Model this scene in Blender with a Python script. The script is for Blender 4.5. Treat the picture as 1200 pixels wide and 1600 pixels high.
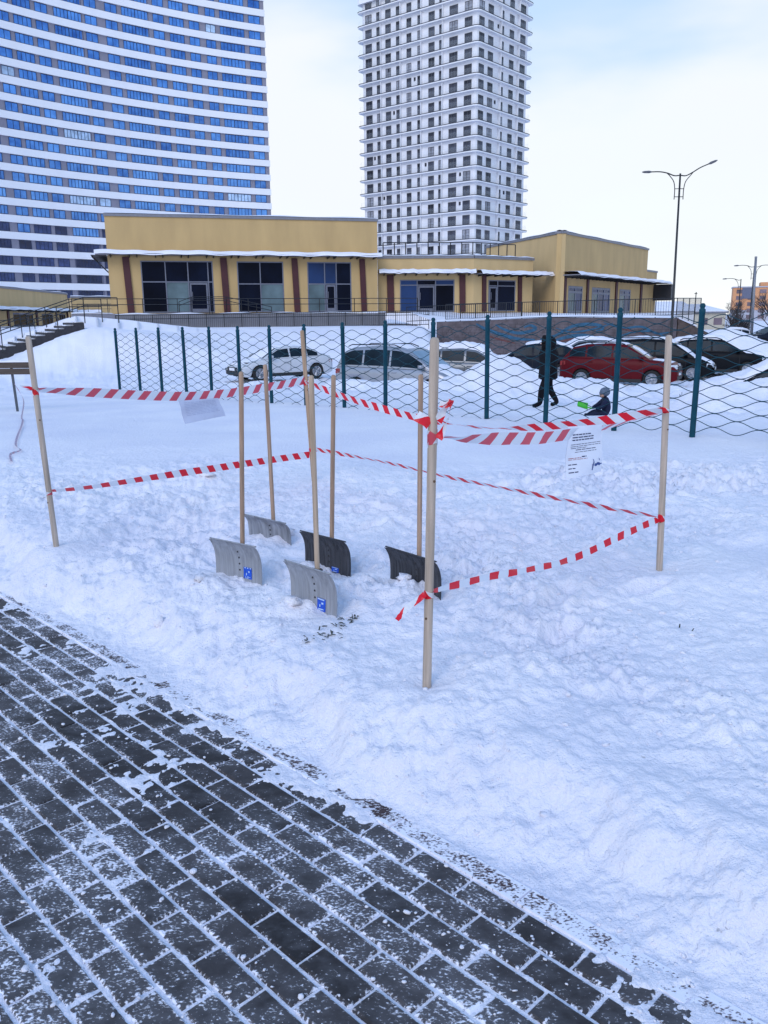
import bpy, bmesh, math, random
import numpy as np
from mathutils import Vector, Matrix

# ------------------------------------------------------------------ clear
for o in list(bpy.data.objects):
    bpy.data.objects.remove(o)
scene = bpy.context.scene
COL = scene.collection
R = math.radians
random.seed(7)

# ------------------------------------------------------------------ camera
cam_data = bpy.data.cameras.new('camera')
cam_data.sensor_fit = 'VERTICAL'
cam_data.sensor_height = 36.0
cam_data.sensor_width = 27.0
cam_data.lens = 29.25
cam_data.clip_start = 0.05
cam_data.clip_end = 6000.0
camera = bpy.data.objects.new('camera', cam_data)
COL.objects.link(camera)
camera.matrix_world = (Matrix.Translation((0, 0, 1.6)) @ Matrix.Rotation(R(90 - 13.203), 4, 'X')
                       @ Matrix.Rotation(R(-0.5), 4, 'Z'))
scene.camera = camera

# ------------------------------------------------------------------ sky, sun, exposure
SUN_EL, SUN_AZ = 32.0, 205.0            # azimuth clockwise from +Y
world = bpy.data.worlds.new('World')
scene.world = world
world.use_nodes = True
wn, wl = world.node_tree.nodes, world.node_tree.links
wn.clear()
w_out = wn.new('ShaderNodeOutputWorld')
w_bg = wn.new('ShaderNodeBackground')
w_bg.inputs['Strength'].default_value = 0.15
w_sky = wn.new('ShaderNodeTexSky')
w_sky.sky_type = 'NISHITA'
w_sky.sun_disc = False
w_sky.sun_elevation = R(SUN_EL)
w_sky.sun_rotation = R(SUN_AZ)
w_sky.air_density = 1.5
w_sky.dust_density = 0.0
w_sky.ozone_density = 8.0
w_tc = wn.new('ShaderNodeTexCoord')
w_map = wn.new('ShaderNodeMapping')
w_map.inputs['Scale'].default_value = (1.0, 1.0, 3.2)
w_noise = wn.new('ShaderNodeTexNoise')
w_noise.inputs['Scale'].default_value = 1.6
w_noise.inputs['Detail'].default_value = 5.0
w_noise.inputs['Roughness'].default_value = 0.5
w_ramp = wn.new('ShaderNodeMapRange')
w_ramp.inputs['From Min'].default_value = 0.30
w_ramp.inputs['From Max'].default_value = 0.68
w_ramp.inputs['To Min'].default_value = 0.9
w_ramp.inputs['To Max'].default_value = 1.0
w_mix = wn.new('ShaderNodeMix')
w_mix.data_type = 'RGBA'
w_mix.inputs['B'].default_value = (4.3, 4.45, 4.6, 1)      # thin high overcast
wl.new(w_tc.outputs['Generated'], w_map.inputs['Vector'])
wl.new(w_map.outputs['Vector'], w_noise.inputs['Vector'])
wl.new(w_noise.outputs['Fac'], w_ramp.inputs['Value'])
# the overcast is thick towards the horizon and thins to blue overhead
w_sep = wn.new('ShaderNodeSeparateXYZ')
wl.new(w_tc.outputs['Generated'], w_sep.inputs[0])
w_el = wn.new('ShaderNodeMapRange')
w_el.interpolation_type = 'SMOOTHSTEP'
w_el.inputs['From Min'].default_value = 0.34
w_el.inputs['From Max'].default_value = 0.66
w_el.inputs['To Min'].default_value = 1.0
w_el.inputs['To Max'].default_value = 0.24
wl.new(w_sep.outputs['Z'], w_el.inputs['Value'])
w_mul = wn.new('ShaderNodeMath')
w_mul.operation = 'MULTIPLY'
wl.new(w_ramp.outputs['Result'], w_mul.inputs[0])
wl.new(w_el.outputs['Result'], w_mul.inputs[1])
wl.new(w_mul.outputs[0], w_mix.inputs['Factor'])
# cloud colour: near white low down, thinner and bluer higher up
w_cc = wn.new('ShaderNodeMix')
w_cc.data_type = 'RGBA'
w_cc.inputs['A'].default_value = (3.25, 3.4, 3.6, 1)
w_cc.inputs['B'].default_value = (2.0, 2.65, 3.5, 1)
w_ce = wn.new('ShaderNodeMapRange')
w_ce.interpolation_type = 'SMOOTHSTEP'
w_ce.inputs['From Min'].default_value = 0.10
w_ce.inputs['From Max'].default_value = 0.32
w_n2 = wn.new('ShaderNodeMath')
w_n2.operation = 'MULTIPLY_ADD'
w_n2.inputs[1].default_value = -0.9
wl.new(w_noise.outputs['Fac'], w_n2.inputs[0])
w_n3 = wn.new('ShaderNodeMath')
w_n3.operation = 'ADD'
w_n3.inputs[1].default_value = 0.45
wl.new(w_sep.outputs['Z'], w_n3.inputs[0])
wl.new(w_n3.outputs[0], w_n2.inputs[2])
wl.new(w_n2.outputs[0], w_ce.inputs['Value'])
wl.new(w_ce.outputs['Result'], w_cc.inputs['Factor'])
wl.new(w_cc.outputs['Result'], w_mix.inputs['B'])
wl.new(w_sky.outputs['Color'], w_mix.inputs['A'])
wl.new(w_mix.outputs['Result'], w_bg.inputs['Color'])
wl.new(w_bg.outputs['Background'], w_out.inputs['Surface'])

sun_data = bpy.data.lights.new('sun', 'SUN')
sun_data.energy = 0.65
sun_data.angle = R(30)
sun_data.color = (1.0, 0.93, 0.88)
sun = bpy.data.objects.new('sun', sun_data)
COL.objects.link(sun)
_d = Vector((math.sin(R(SUN_AZ)) * math.cos(R(SUN_EL)), math.cos(R(SUN_AZ)) * math.cos(R(SUN_EL)), math.sin(R(SUN_EL))))
sun.rotation_euler = _d.to_track_quat('Z', 'Y').to_euler()
sun.location = _d * 50

vs = scene.view_settings
vs.view_transform = 'Standard'
vs.look = 'None'
vs.exposure = 0.92
vs.gamma = 1.0
vs.use_curve_mapping = False
scene.render.resolution_x = 768
scene.render.resolution_y = 1024

# ------------------------------------------------------------------ materials
MATS = {}
def mat(name, col, rough=0.6, metal=0.0, var=0.12, scale=6.0, bump=0.0, bscale=60.0, spec=0.5, rnd=0.0, stretch=(1, 1, 1), alpha=1.0):
    if name in MATS:
        return MATS[name]
    m = bpy.data.materials.new(name)
    m.use_nodes = True
    n, l = m.node_tree.nodes, m.node_tree.links
    b = n['Principled BSDF']
    b.inputs['Roughness'].default_value = rough
    b.inputs['Metallic'].default_value = metal
    b.inputs['Specular IOR Level'].default_value = spec
    b.inputs['Alpha'].default_value = alpha
    tc = n.new('ShaderNodeTexCoord')
    mp = n.new('ShaderNodeMapping')
    mp.inputs['Scale'].default_value = stretch
    l.new(tc.outputs['Object'], mp.inputs['Vector'])
    nz = n.new('ShaderNodeTexNoise')
    nz.inputs['Scale'].default_value = scale
    nz.inputs['Detail'].default_value = 6
    l.new(mp.outputs['Vector'], nz.inputs['Vector'])
    mr = n.new('ShaderNodeMapRange')
    mr.inputs['From Min'].default_value = 0.25
    mr.inputs['From Max'].default_value = 0.75
    mr.inputs['To Min'].default_value = 1 - var
    mr.inputs['To Max'].default_value = 1 + var
    l.new(nz.outputs['Fac'], mr.inputs['Value'])
    val = mr.outputs['Result']
    if rnd:
        oi = n.new('ShaderNodeObjectInfo')
        r2 = n.new('ShaderNodeMapRange')
        r2.inputs['To Min'].default_value = 1 - rnd
        r2.inputs['To Max'].default_value = 1 + rnd
        l.new(oi.outputs['Random'], r2.inputs['Value'])
        mm = n.new('ShaderNodeMath')
        mm.operation = 'MULTIPLY'
        l.new(val, mm.inputs[0])
        l.new(r2.outputs['Result'], mm.inputs[1])
        val = mm.outputs[0]
    vm = n.new('ShaderNodeVectorMath')
    vm.operation = 'SCALE'
    vm.inputs[0].default_value = col
    l.new(val, vm.inputs['Scale'])
    l.new(vm.outputs['Vector'], b.inputs['Base Color'])
    if bump:
        nb = n.new('ShaderNodeTexNoise')
        nb.inputs['Scale'].default_value = bscale
        nb.inputs['Detail'].default_value = 4
        l.new(mp.outputs['Vector'], nb.inputs['Vector'])
        bp = n.new('ShaderNodeBump')
        bp.inputs['Strength'].default_value = bump
        bp.inputs['Distance'].default_value = 0.02
        l.new(nb.outputs['Fac'], bp.inputs['Height'])
        l.new(bp.outputs['Normal'], b.inputs['Normal'])
    MATS[name] = m
    return m

SNOW_COL = (0.885, 0.868, 0.94)
def snow_material():
    m = bpy.data.materials.new('snow')
    m.use_nodes = True
    n, l = m.node_tree.nodes, m.node_tree.links
    b = n['Principled BSDF']
    b.inputs['Roughness'].default_value = 0.65
    b.inputs['Specular IOR Level'].default_value = 0.25
    g = n.new('ShaderNodeNewGeometry')
    big = n.new('ShaderNodeTexNoise')
    big.inputs['Scale'].default_value = 0.9
    big.inputs['Detail'].default_value = 5
    l.new(g.outputs['Position'], big.inputs['Vector'])
    fine = n.new('ShaderNodeTexNoise')
    fine.inputs['Scale'].default_value = 22
    fine.inputs['Detail'].default_value = 6
    fine.inputs['Roughness'].default_value = 0.65
    l.new(g.outputs['Position'], fine.inputs['Vector'])
    mx = n.new('ShaderNodeMix')
    mx.data_type = 'RGBA'
    mx.inputs['A'].default_value = (SNOW_COL[0] * .93, SNOW_COL[1] * .93, SNOW_COL[2] * .95, 1)
    mx.inputs['B'].default_value = (SNOW_COL[0] * 1.04, SNOW_COL[1] * 1.03, SNOW_COL[2] * 1.0, 1)
    mr = n.new('ShaderNodeMapRange')
    mr.inputs['From Min'].default_value = 0.35
    mr.inputs['From Max'].default_value = 0.65
    l.new(big.outputs['Fac'], mr.inputs['Value'])
    l.new(mr.outputs['Result'], mx.inputs['Factor'])
    # sparse grit trodden into the snow
    grit = n.new('ShaderNodeTexNoise')
    grit.inputs['Scale'].default_value = 38
    grit.inputs['Detail'].default_value = 3
    l.new(g.outputs['Position'], grit.inputs['Vector'])
    gr = n.new('ShaderNodeMapRange')
    gr.inputs['From Min'].default_value = 0.735
    gr.inputs['From Max'].default_value = 0.79
    gr.inputs['To Max'].default_value = 0.5
    l.new(grit.outputs['Fac'], gr.inputs['Value'])
    mx2 = n.new('ShaderNodeMix')
    mx2.data_type = 'RGBA'
    mx2.inputs['B'].default_value = (0.20, 0.19, 0.2, 1)
    l.new(gr.outputs['Result'], mx2.inputs['Factor'])
    l.new(mx.outputs['Result'], mx2.inputs['A'])
    l.new(mx2.outputs['Result'], b.inputs['Base Color'])
    f2 = n.new('ShaderNodeTexNoise')
    f2.inputs['Scale'].default_value = 120
    f2.inputs['Detail'].default_value = 3
    l.new(g.outputs['Position'], f2.inputs['Vector'])
    bp1 = n.new('ShaderNodeBump')
    bp1.inputs['Strength'].default_value = 1.0
    bp1.inputs['Distance'].default_value = 0.02
    l.new(fine.outputs['Fac'], bp1.inputs['Height'])
    bp2 = n.new('ShaderNodeBump')
    bp2.inputs['Strength'].default_value = 0.5
    bp2.inputs['Distance'].default_value = 0.006
    l.new(f2.outputs['Fac'], bp2.inputs['Height'])
    l.new(bp1.outputs['Normal'], bp2.inputs['Normal'])
    l.new(bp2.outputs['Normal'], b.inputs['Normal'])
    return m
SNOW = snow_material()

def paver_material(name, col, lx, ly, thr):
    """concrete paver with wind-blown snow caught on its face and packed along its edges"""
    m = bpy.data.materials.new(name)
    m.use_nodes = True
    n, l = m.node_tree.nodes, m.node_tree.links
    b = n['Principled BSDF']
    b.inputs['Specular IOR Level'].default_value = 0.15
    g = n.new('ShaderNodeNewGeometry')
    tc = n.new('ShaderNodeTexCoord')
    oi = n.new('ShaderNodeObjectInfo')
    def math_(op, a=None, bb=None):
        q = n.new('ShaderNodeMath')
        q.operation = op
        for i, v in enumerate((a, bb)):
            if v is None: continue
            if isinstance(v, (int, float)): q.inputs[i].default_value = v
            else: l.new(v, q.inputs[i])
        return q.outputs[0]
    def noise(sc, det=4, rough=0.55, vec=None):
        q = n.new('ShaderNodeTexNoise')
        q.inputs['Scale'].default_value = sc
        q.inputs['Detail'].default_value = det
        q.inputs['Roughness'].default_value = rough
        l.new(vec or g.outputs['Position'], q.inputs['Vector'])
        return q.outputs['Fac']
    sx = n.new('ShaderNodeSeparateXYZ')
    l.new(tc.outputs['Object'], sx.inputs[0])
    ex = math_('SUBTRACT', lx, math_('ABSOLUTE', sx.outputs[0]))
    ey = math_('SUBTRACT', ly, math_('ABSOLUTE', sx.outputs[1]))
    e = math_('MINIMUM', ex, ey)
    er = n.new('ShaderNodeMapRange')
    er.inputs['From Min'].default_value = 0.0
    er.inputs['From Max'].default_value = 0.010
    er.inputs['To Min'].default_value = 0.14
    er.inputs['To Max'].default_value = 0.0
    l.new(e, er.inputs['Value'])
    mp = n.new('ShaderNodeMapping')
    mp.inputs['Rotation'].default_value = (0, 0, R(60))
    mp.inputs['Scale'].default_value = (1, 1.6, 1)
    l.new(g.outputs['Position'], mp.inputs['Vector'])
    fine = noise(88, 5, 0.62, mp.outputs['Vector'])
    big = noise(1.7, 2, 0.5)
    midn = noise(11, 3, 0.6, mp.outputs['Vector'])
    v = math_('ADD', fine, er.outputs['Result'])
    v = math_('ADD', v, math_('MULTIPLY', math_('SUBTRACT', big, 0.5), 0.55))
    v = math_('ADD', v, math_('MULTIPLY', math_('SUBTRACT', midn, 0.5), 0.62))
    v = math_('ADD', v, math_('MULTIPLY', math_('SUBTRACT', oi.outputs['Random'], 0.5), 0.07))
    sr = n.new('ShaderNodeMapRange')
    sr.inputs['From Min'].default_value = thr
    sr.inputs['From Max'].default_value = thr + 0.12
    l.new(v, sr.inputs['Value'])
    fz = n.new('ShaderNodeMapRange')                       # thin frost over the whole face
    fz.inputs['From Min'].default_value = 0.42
    fz.inputs['From Max'].default_value = 0.72
    fz.inputs['To Min'].default_value = 0.0
    fz.inputs['To Max'].default_value = 0.16
    l.new(math_('ADD', math_('MULTIPLY', big, 0.6), math_('MULTIPLY', midn, 0.4)), fz.inputs['Value'])
    fac = math_('MAXIMUM', sr.outputs['Result'], fz.outputs['Result'])
    cn = noise(26, 5, 0.6)
    vm = n.new('ShaderNodeVectorMath')
    vm.operation = 'SCALE'
    vm.inputs[0].default_value = col
    k = math_('MULTIPLY', math_('ADD', 0.45, math_('MULTIPLY', cn, 1.1)), math_('ADD', 0.6, math_('MULTIPLY', oi.outputs['Random'], 0.8)))
    l.new(k, vm.inputs['Scale'])
    mx = n.new('ShaderNodeMix')
    mx.data_type = 'RGBA'
    l.new(vm.outputs['Vector'], mx.inputs['A'])
    mx.inputs['B'].default_value = (*SNOW_COL, 1)
    l.new(fac, mx.inputs['Factor'])
    l.new(mx.outputs['Result'], b.inputs['Base Color'])
    rr = n.new('ShaderNodeMapRange')
    rr.inputs['To Min'].default_value = 0.5
    rr.inputs['To Max'].default_value = 0.75
    l.new(fac, rr.inputs['Value'])
    l.new(rr.outputs['Result'], b.inputs['Roughness'])
    hb = math_('ADD', math_('MULTIPLY', fac, 0.9), math_('MULTIPLY', noise(180, 3), 0.25))
    bp = n.new('ShaderNodeBump')
    bp.inputs['Strength'].default_value = 0.7
    bp.inputs['Distance'].default_value = 0.004
    l.new(hb, bp.inputs['Height'])
    l.new(bp.outputs['Normal'], b.inputs['Normal'])
    return m

def tape_material(name, red, white, period=0.13, slant=0.042):
    m = bpy.data.materials.new(name)
    m.use_nodes = True
    n, l = m.node_tree.nodes, m.node_tree.links
    b = n['Principled BSDF']
    b.inputs['Roughness'].default_value = 0.35
    uv = n.new('ShaderNodeUVMap')
    sx = n.new('ShaderNodeSeparateXYZ')
    l.new(uv.outputs['UV'], sx.inputs[0])
    a = n.new('ShaderNodeMath'); a.operation = 'MULTIPLY_ADD'
    a.inputs[1].default_value = slant
    l.new(sx.outputs[1], a.inputs[0]); l.new(sx.outputs[0], a.inputs[2])
    d = n.new('ShaderNodeMath'); d.operation = 'DIVIDE'; d.inputs[1].default_value = period
    l.new(a.outputs[0], d.inputs[0])
    fr = n.new('ShaderNodeMath'); fr.operation = 'FRACT'
    l.new(d.outputs[0], fr.inputs[0])
    lt = n.new('ShaderNodeMath'); lt.operation = 'LESS_THAN'; lt.inputs[1].default_value = 0.48
    l.new(fr.outputs[0], lt.inputs[0])
    mx = n.new('ShaderNodeMix'); mx.data_type = 'RGBA'
    mx.inputs['A'].default_value = (*white, 1)
    mx.inputs['B'].default_value = (*red, 1)
    l.new(lt.outputs[0], mx.inputs['Factor'])
    l.new(mx.outputs['Result'], b.inputs['Base Color'])
    tr = n.new('ShaderNodeBsdfTranslucent')
    l.new(mx.outputs['Result'], tr.inputs['Color'])
    ms = n.new('ShaderNodeMixShader'); ms.inputs[0].default_value = 0.35
    l.new(b.outputs[0], ms.inputs[1]); l.new(tr.outputs[0], ms.inputs[2])
    l.new(ms.outputs[0], n['Material Output'].inputs['Surface'])
    return m

# ------------------------------------------------------------------ mesh helpers
class MB:
    def __init__(s, M=None):
        s.v, s.f, s.mi, s.uv = [], [], [], None
        s.M = M
    def add(s, vs_, fs_, mi=0):
        o = len(s.v)
        if s.M is not None:
            vs_ = [s.M @ Vector(p) for p in vs_]
        s.v += [tuple(p) for p in vs_]
        s.f += [tuple(i + o for i in f) for f in fs_]
        s.mi += [mi] * len(fs_)
        return s
    def box(s, x0, x1, y0, y1, z0, z1, mi=0):
        return s.add([(x0, y0, z0), (x1, y0, z0), (x1, y1, z0), (x0, y1, z0), (x0, y0, z1), (x1, y0, z1), (x1, y1, z1), (x0, y1, z1)],
                     [(0, 3, 2, 1), (4, 5, 6, 7), (0, 1, 5, 4), (1, 2, 6, 5), (2, 3, 7, 6), (3, 0, 4, 7)], mi)
    def hexa(s, p, mi=0):
        return s.add(p, [(0, 3, 2, 1), (4, 5, 6, 7), (0, 1, 5, 4), (1, 2, 6, 5), (2, 3, 7, 6), (3, 0, 4, 7)], mi)
    def tube(s, pts, r, n=6, mi=0, caps=True):
        pts = [Vector(p) for p in pts]
        rs = r if isinstance(r, (list, tuple)) else [r] * len(pts)
        vs_, fs_ = [], []
        up = None
        for i, p in enumerate(pts):
            t = (pts[min(i + 1, len(pts) - 1)] - pts[max(i - 1, 0)])
            t = t.normalized() if t.length > 1e-9 else Vector((0, 0, 1))
            if up is None:
                up = Vector((0, 0, 1)) if abs(t.z) < 0.9 else Vector((1, 0, 0))
            a = t.cross(up).normalized()
            bb = a.cross(t).normalized()
            up = bb
            for k in range(n):
                an = 2 * math.pi * k / n
                vs_.append(p + (a * math.cos(an) + bb * math.sin(an)) * rs[i])
        for i in range(len(pts) - 1):
            for k in range(n):
                fs_.append((i * n + k, i * n + (k + 1) % n, (i + 1) * n + (k + 1) % n, (i + 1) * n + k))
        if caps:
            fs_.append(tuple(range(n - 1, -1, -1)))
            fs_.append(tuple((len(pts) - 1) * n + k for k in range(n)))
        return s.add(vs_, fs_, mi)
    def lathe(s, prof, n=16, M=None, mi=0):
        vs_, fs_ = [], []
        for (r, z) in prof:
            for k in range(n):
                a = 2 * math.pi * k / n
                p = Vector((r * math.cos(a), r * math.sin(a), z))
                vs_.append(M @ p if M is not None else p)
        for i in range(len(prof) - 1):
            for k in range(n):
                fs_.append((i * n + k, i * n + (k + 1) % n, (i + 1) * n + (k + 1) % n, (i + 1) * n + k))
        return s.add(vs_, fs_, mi)
    def grid(s, fn, nu, nv, mi=0, flip=False):
        vs_ = [fn(i / nu, j / nv) for j in range(nv + 1) for i in range(nu + 1)]
        fs_ = []
        for j in range(nv):
            for i in range(nu):
                a = j * (nu + 1) + i
                q = (a, a + 1, a + nu + 2, a + nu + 1)
                fs_.append(q[::-1] if flip else q)
        return s.add(vs_, fs_, mi)
    def mesh(s, name, mats, smooth=False):
        me = bpy.data.meshes.new(name)
        me.from_pydata(s.v, [], s.f)
        for m in (mats if isinstance(mats, (list, tuple)) else [mats]):
            me.materials.append(m)
        if any(s.mi):
            me.polygons.foreach_set('material_index', s.mi)
        if smooth:
            me.polygons.foreach_set('use_smooth', [True] * len(me.polygons))
        if s.uv:
            u = me.uv_layers.new(name='UVMap')
            for lp in me.loops:
                u.data[lp.index].uv = s.uv[lp.vertex_index]
        me.update()
        return me
    def build(s, name, mats, parent=None, smooth=False, loc=None):
        return link(name, s.mesh(name, mats, smooth), parent, loc)

def link(name, data, parent=None, loc=None, rz=0.0):
    o = bpy.data.objects.new(name, data)
    COL.objects.link(o)
    if parent is not None: o.parent = parent
    if loc is not None: o.location = loc
    if rz: o.rotation_euler = (0, 0, rz)
    return o

def tag(o, label, cat, group=None):
    o['label'] = label
    o['category'] = cat
    if group: o['group'] = group
    return o
def thing(name, label, cat, loc=(0, 0, 0), rz=0.0, group=None):
    return tag(link(name, None, None, loc, rz), label, cat, group)
def structure(o):
    o['kind'] = 'structure'
    return o
def stuff(o):
    o['kind'] = 'stuff'
    return o

def frame(A, B):
    """facade frame: x from A to B, y away from the viewer, z up"""
    a = math.atan2(B[1] - A[1], B[0] - A[0])
    return Matrix.Translation((A[0], A[1], 0)) @ Matrix.Rotation(a, 4, 'Z'), math.hypot(B[0] - A[0], B[1] - A[1])

def smooth_path(pts, n):
    """Catmull-Rom through pts"""
    P = [Vector(p) for p in pts]
    P = [P[0] * 2 - P[1]] + P + [P[-1] * 2 - P[-2]]
    out = []
    segs = len(P) - 3
    for i in range(n + 1):
        t = i / n * segs
        k = min(int(t), segs - 1)
        t -= k
        a, b_, c, d = P[k:k + 4]
        out.append(0.5 * ((2 * b_) + (c - a) * t + (2 * a - 5 * b_ + 4 * c - d) * t * t + (3 * b_ - a - 3 * c + d) * t ** 3))
    return out

# ------------------------------------------------------------------ noise (numpy)
def _hash(ix, iy, seed):
    h = (ix.astype(np.int64) * 374761393 + iy.astype(np.int64) * 668265263 + seed * 982451653) & 0xFFFFFFFF
    h = ((h ^ (h >> 13)) * 1274126177) & 0xFFFFFFFF
    h = (h ^ (h >> 16)) & 0xFFFFFFFF
    return h.astype(np.float64) / 4294967295.0
def vnoise(x, y, seed=0):
    ix, iy = np.floor(x), np.floor(y)
    fx, fy = x - ix, y - iy
    ux, uy = fx * fx * fx * (fx * (fx * 6 - 15) + 10), fy * fy * fy * (fy * (fy * 6 - 15) + 10)
    a, b = _hash(ix, iy, seed), _hash(ix + 1, iy, seed)
    c, d = _hash(ix, iy + 1, seed), _hash(ix + 1, iy + 1, seed)
    return (a + (b - a) * ux) * (1 - uy) + (c + (d - c) * ux) * uy - 0.5
def fbm(x, y, f, octv=4, seed=0, gain=0.5):
    s, amp, c, sn = 0.0, 1.0, math.cos(0.6), math.sin(0.6)
    for o in range(octv):
        s = s + amp * vnoise(x * f, y * f, seed + o * 17)
        x, y = x * c - y * sn + 3.1, x * sn + y * c + 1.7
        f *= 2.03
        amp *= gain
    return s
def cell(x, y, f, seed=0):
    X, Y = x * f, y * f
    ix, iy = np.floor(X), np.floor(Y)
    d = np.full(np.shape(X), 9.0)
    rr = np.zeros(np.shape(X))
    for dx in (-1, 0, 1):
        for dy in (-1, 0, 1):
            cx, cy = ix + dx, iy + dy
            px, py = cx + _hash(cx, cy, seed), cy + _hash(cx, cy, seed + 5)
            q = np.hypot(X - px, Y - py)
            m = q < d
            d = np.where(m, q, d)
            rr = np.where(m, _hash(cx, cy, seed + 9), rr)
    return d, rr
def sstep(a, b, x):
    t = np.clip((x - a) / (b - a), 0, 1)
    return t * t * (3 - 2 * t)

# ------------------------------------------------------------------ the lie of the land
EU = (0.700, -0.714)            # direction of the paving edge
EN = (0.714, 0.700)             # across it, towards the snow
EC = (-0.480, 2.944)
def edge_d(x, y):
    return (x - EC[0]) * EN[0] + (y - EC[1]) * EN[1]

HEAPS = [  # x, y, rx, ry, height : shovelled heaps in the car park and by the wall
    (3.35, 25.0, 1.0, 1.3, 0.82), (4.3, 25.3, 1.1, 1.2, 0.40), (0.0, 24.6, 2.4, 1.0, 0.42), (6.0, 25.2, 1.6, 1.3, 0.40), (2.2, 24.6, 0.9, 1.1, 0.22),
    (7.0, 15.2, 1.1, 1.0, 0.75), (5.75, 15.0, 0.45, 0.8, 0.42), (8.9, 17.5, 1.4, 1.2, 0.75), (7.6, 13.4, 1.2, 0.9, 0.30),
    (17.6, 44.4, 2.0, 1.8, 1.7), (20.6, 44.0, 2.6, 2.0, 1.0), (17.0, 41.0, 1.5, 1.4, 0.5), (21, 37, 2.4, 2.0, 0.7),
    (-12.6, 38.0, 2.0, 2.4, 0.15), (-9.5, 29, 3, 3, 0.2), (9.0, 28.0, 2.0, 0.8, 0.10), (12.9, 27.0, 2.0, 0.9, 0.16), (-5.5, 33.2, 2.6, 0.8, 0.22), (8.8, 27.0, .9, .7, .25),
    (0.25, 2.86, 0.34, 0.26, 0.035), (0.48, 3.05, 0.30, 0.30, 0.05), (1.62, 4.15, 0.55, 0.4, 0.075), (-0.46, 3.87, 0.12, 0.09, 0.05), (-0.95, 4.27, .16, .13, .05),
    (-0.60, 5.05, .20, .14, .06), (0.13, 4.02, .12, .10, .05), (-0.35, 7.2, .5, .35, .06), (2.6, 5.2, .6, .5, .05), (-1.5, 7.0, .2, .15, .07), (0.9, 5.6, .5, .35, .03)]

ANCHORS = [(.159, 2.968, .20, .10), (1.481, 4.292, .255, .2), (-2.055, 5.03, .22, .2), (-.593, 6.915, .25, .2),
           (-.93, 4.407, .235, .13), (-.655, 4.216, .215, .13), (-.86, 5.15, .245, .13), (-.57, 4.90, .235, .13), (-.455, 4.60, .235, .13), (-.19, 4.35, .215, .13),
           (-.471, 3.982, .235, .13), (-.232, 3.742, .205, .13), (.031, 4.23, .235, .13), (.275, 3.945, .205, .13)]
_fr = random.Random(17)
FOOTPRINTS = []
for (px0, py0, pa, pn) in ((-1.9, 4.3, .6, 7), (-.2, 5.4, 1.2, 6), (.9, 4.9, 2.4, 6), (1.9, 3.6, 1.0, 6), (-1.6, 5.9, .2, 7), (.6, 6.4, .3, 6), (2.6, 5.4, 2.0, 6), (.75, 3.5, .9, 4), (-.6, 4.6, 2.6, 4)):
    for k in range(pn):
        FOOTPRINTS.append((px0 + k * .33 * math.cos(pa) - (k % 2 - .5) * .2 * math.sin(pa) + _fr.uniform(-.06, .06),
                           py0 + k * .33 * math.sin(pa) + (k % 2 - .5) * .2 * math.cos(pa) + _fr.uniform(-.06, .06), pa + _fr.uniform(-.4, .4), _fr.uniform(.022, .05)))
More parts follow.
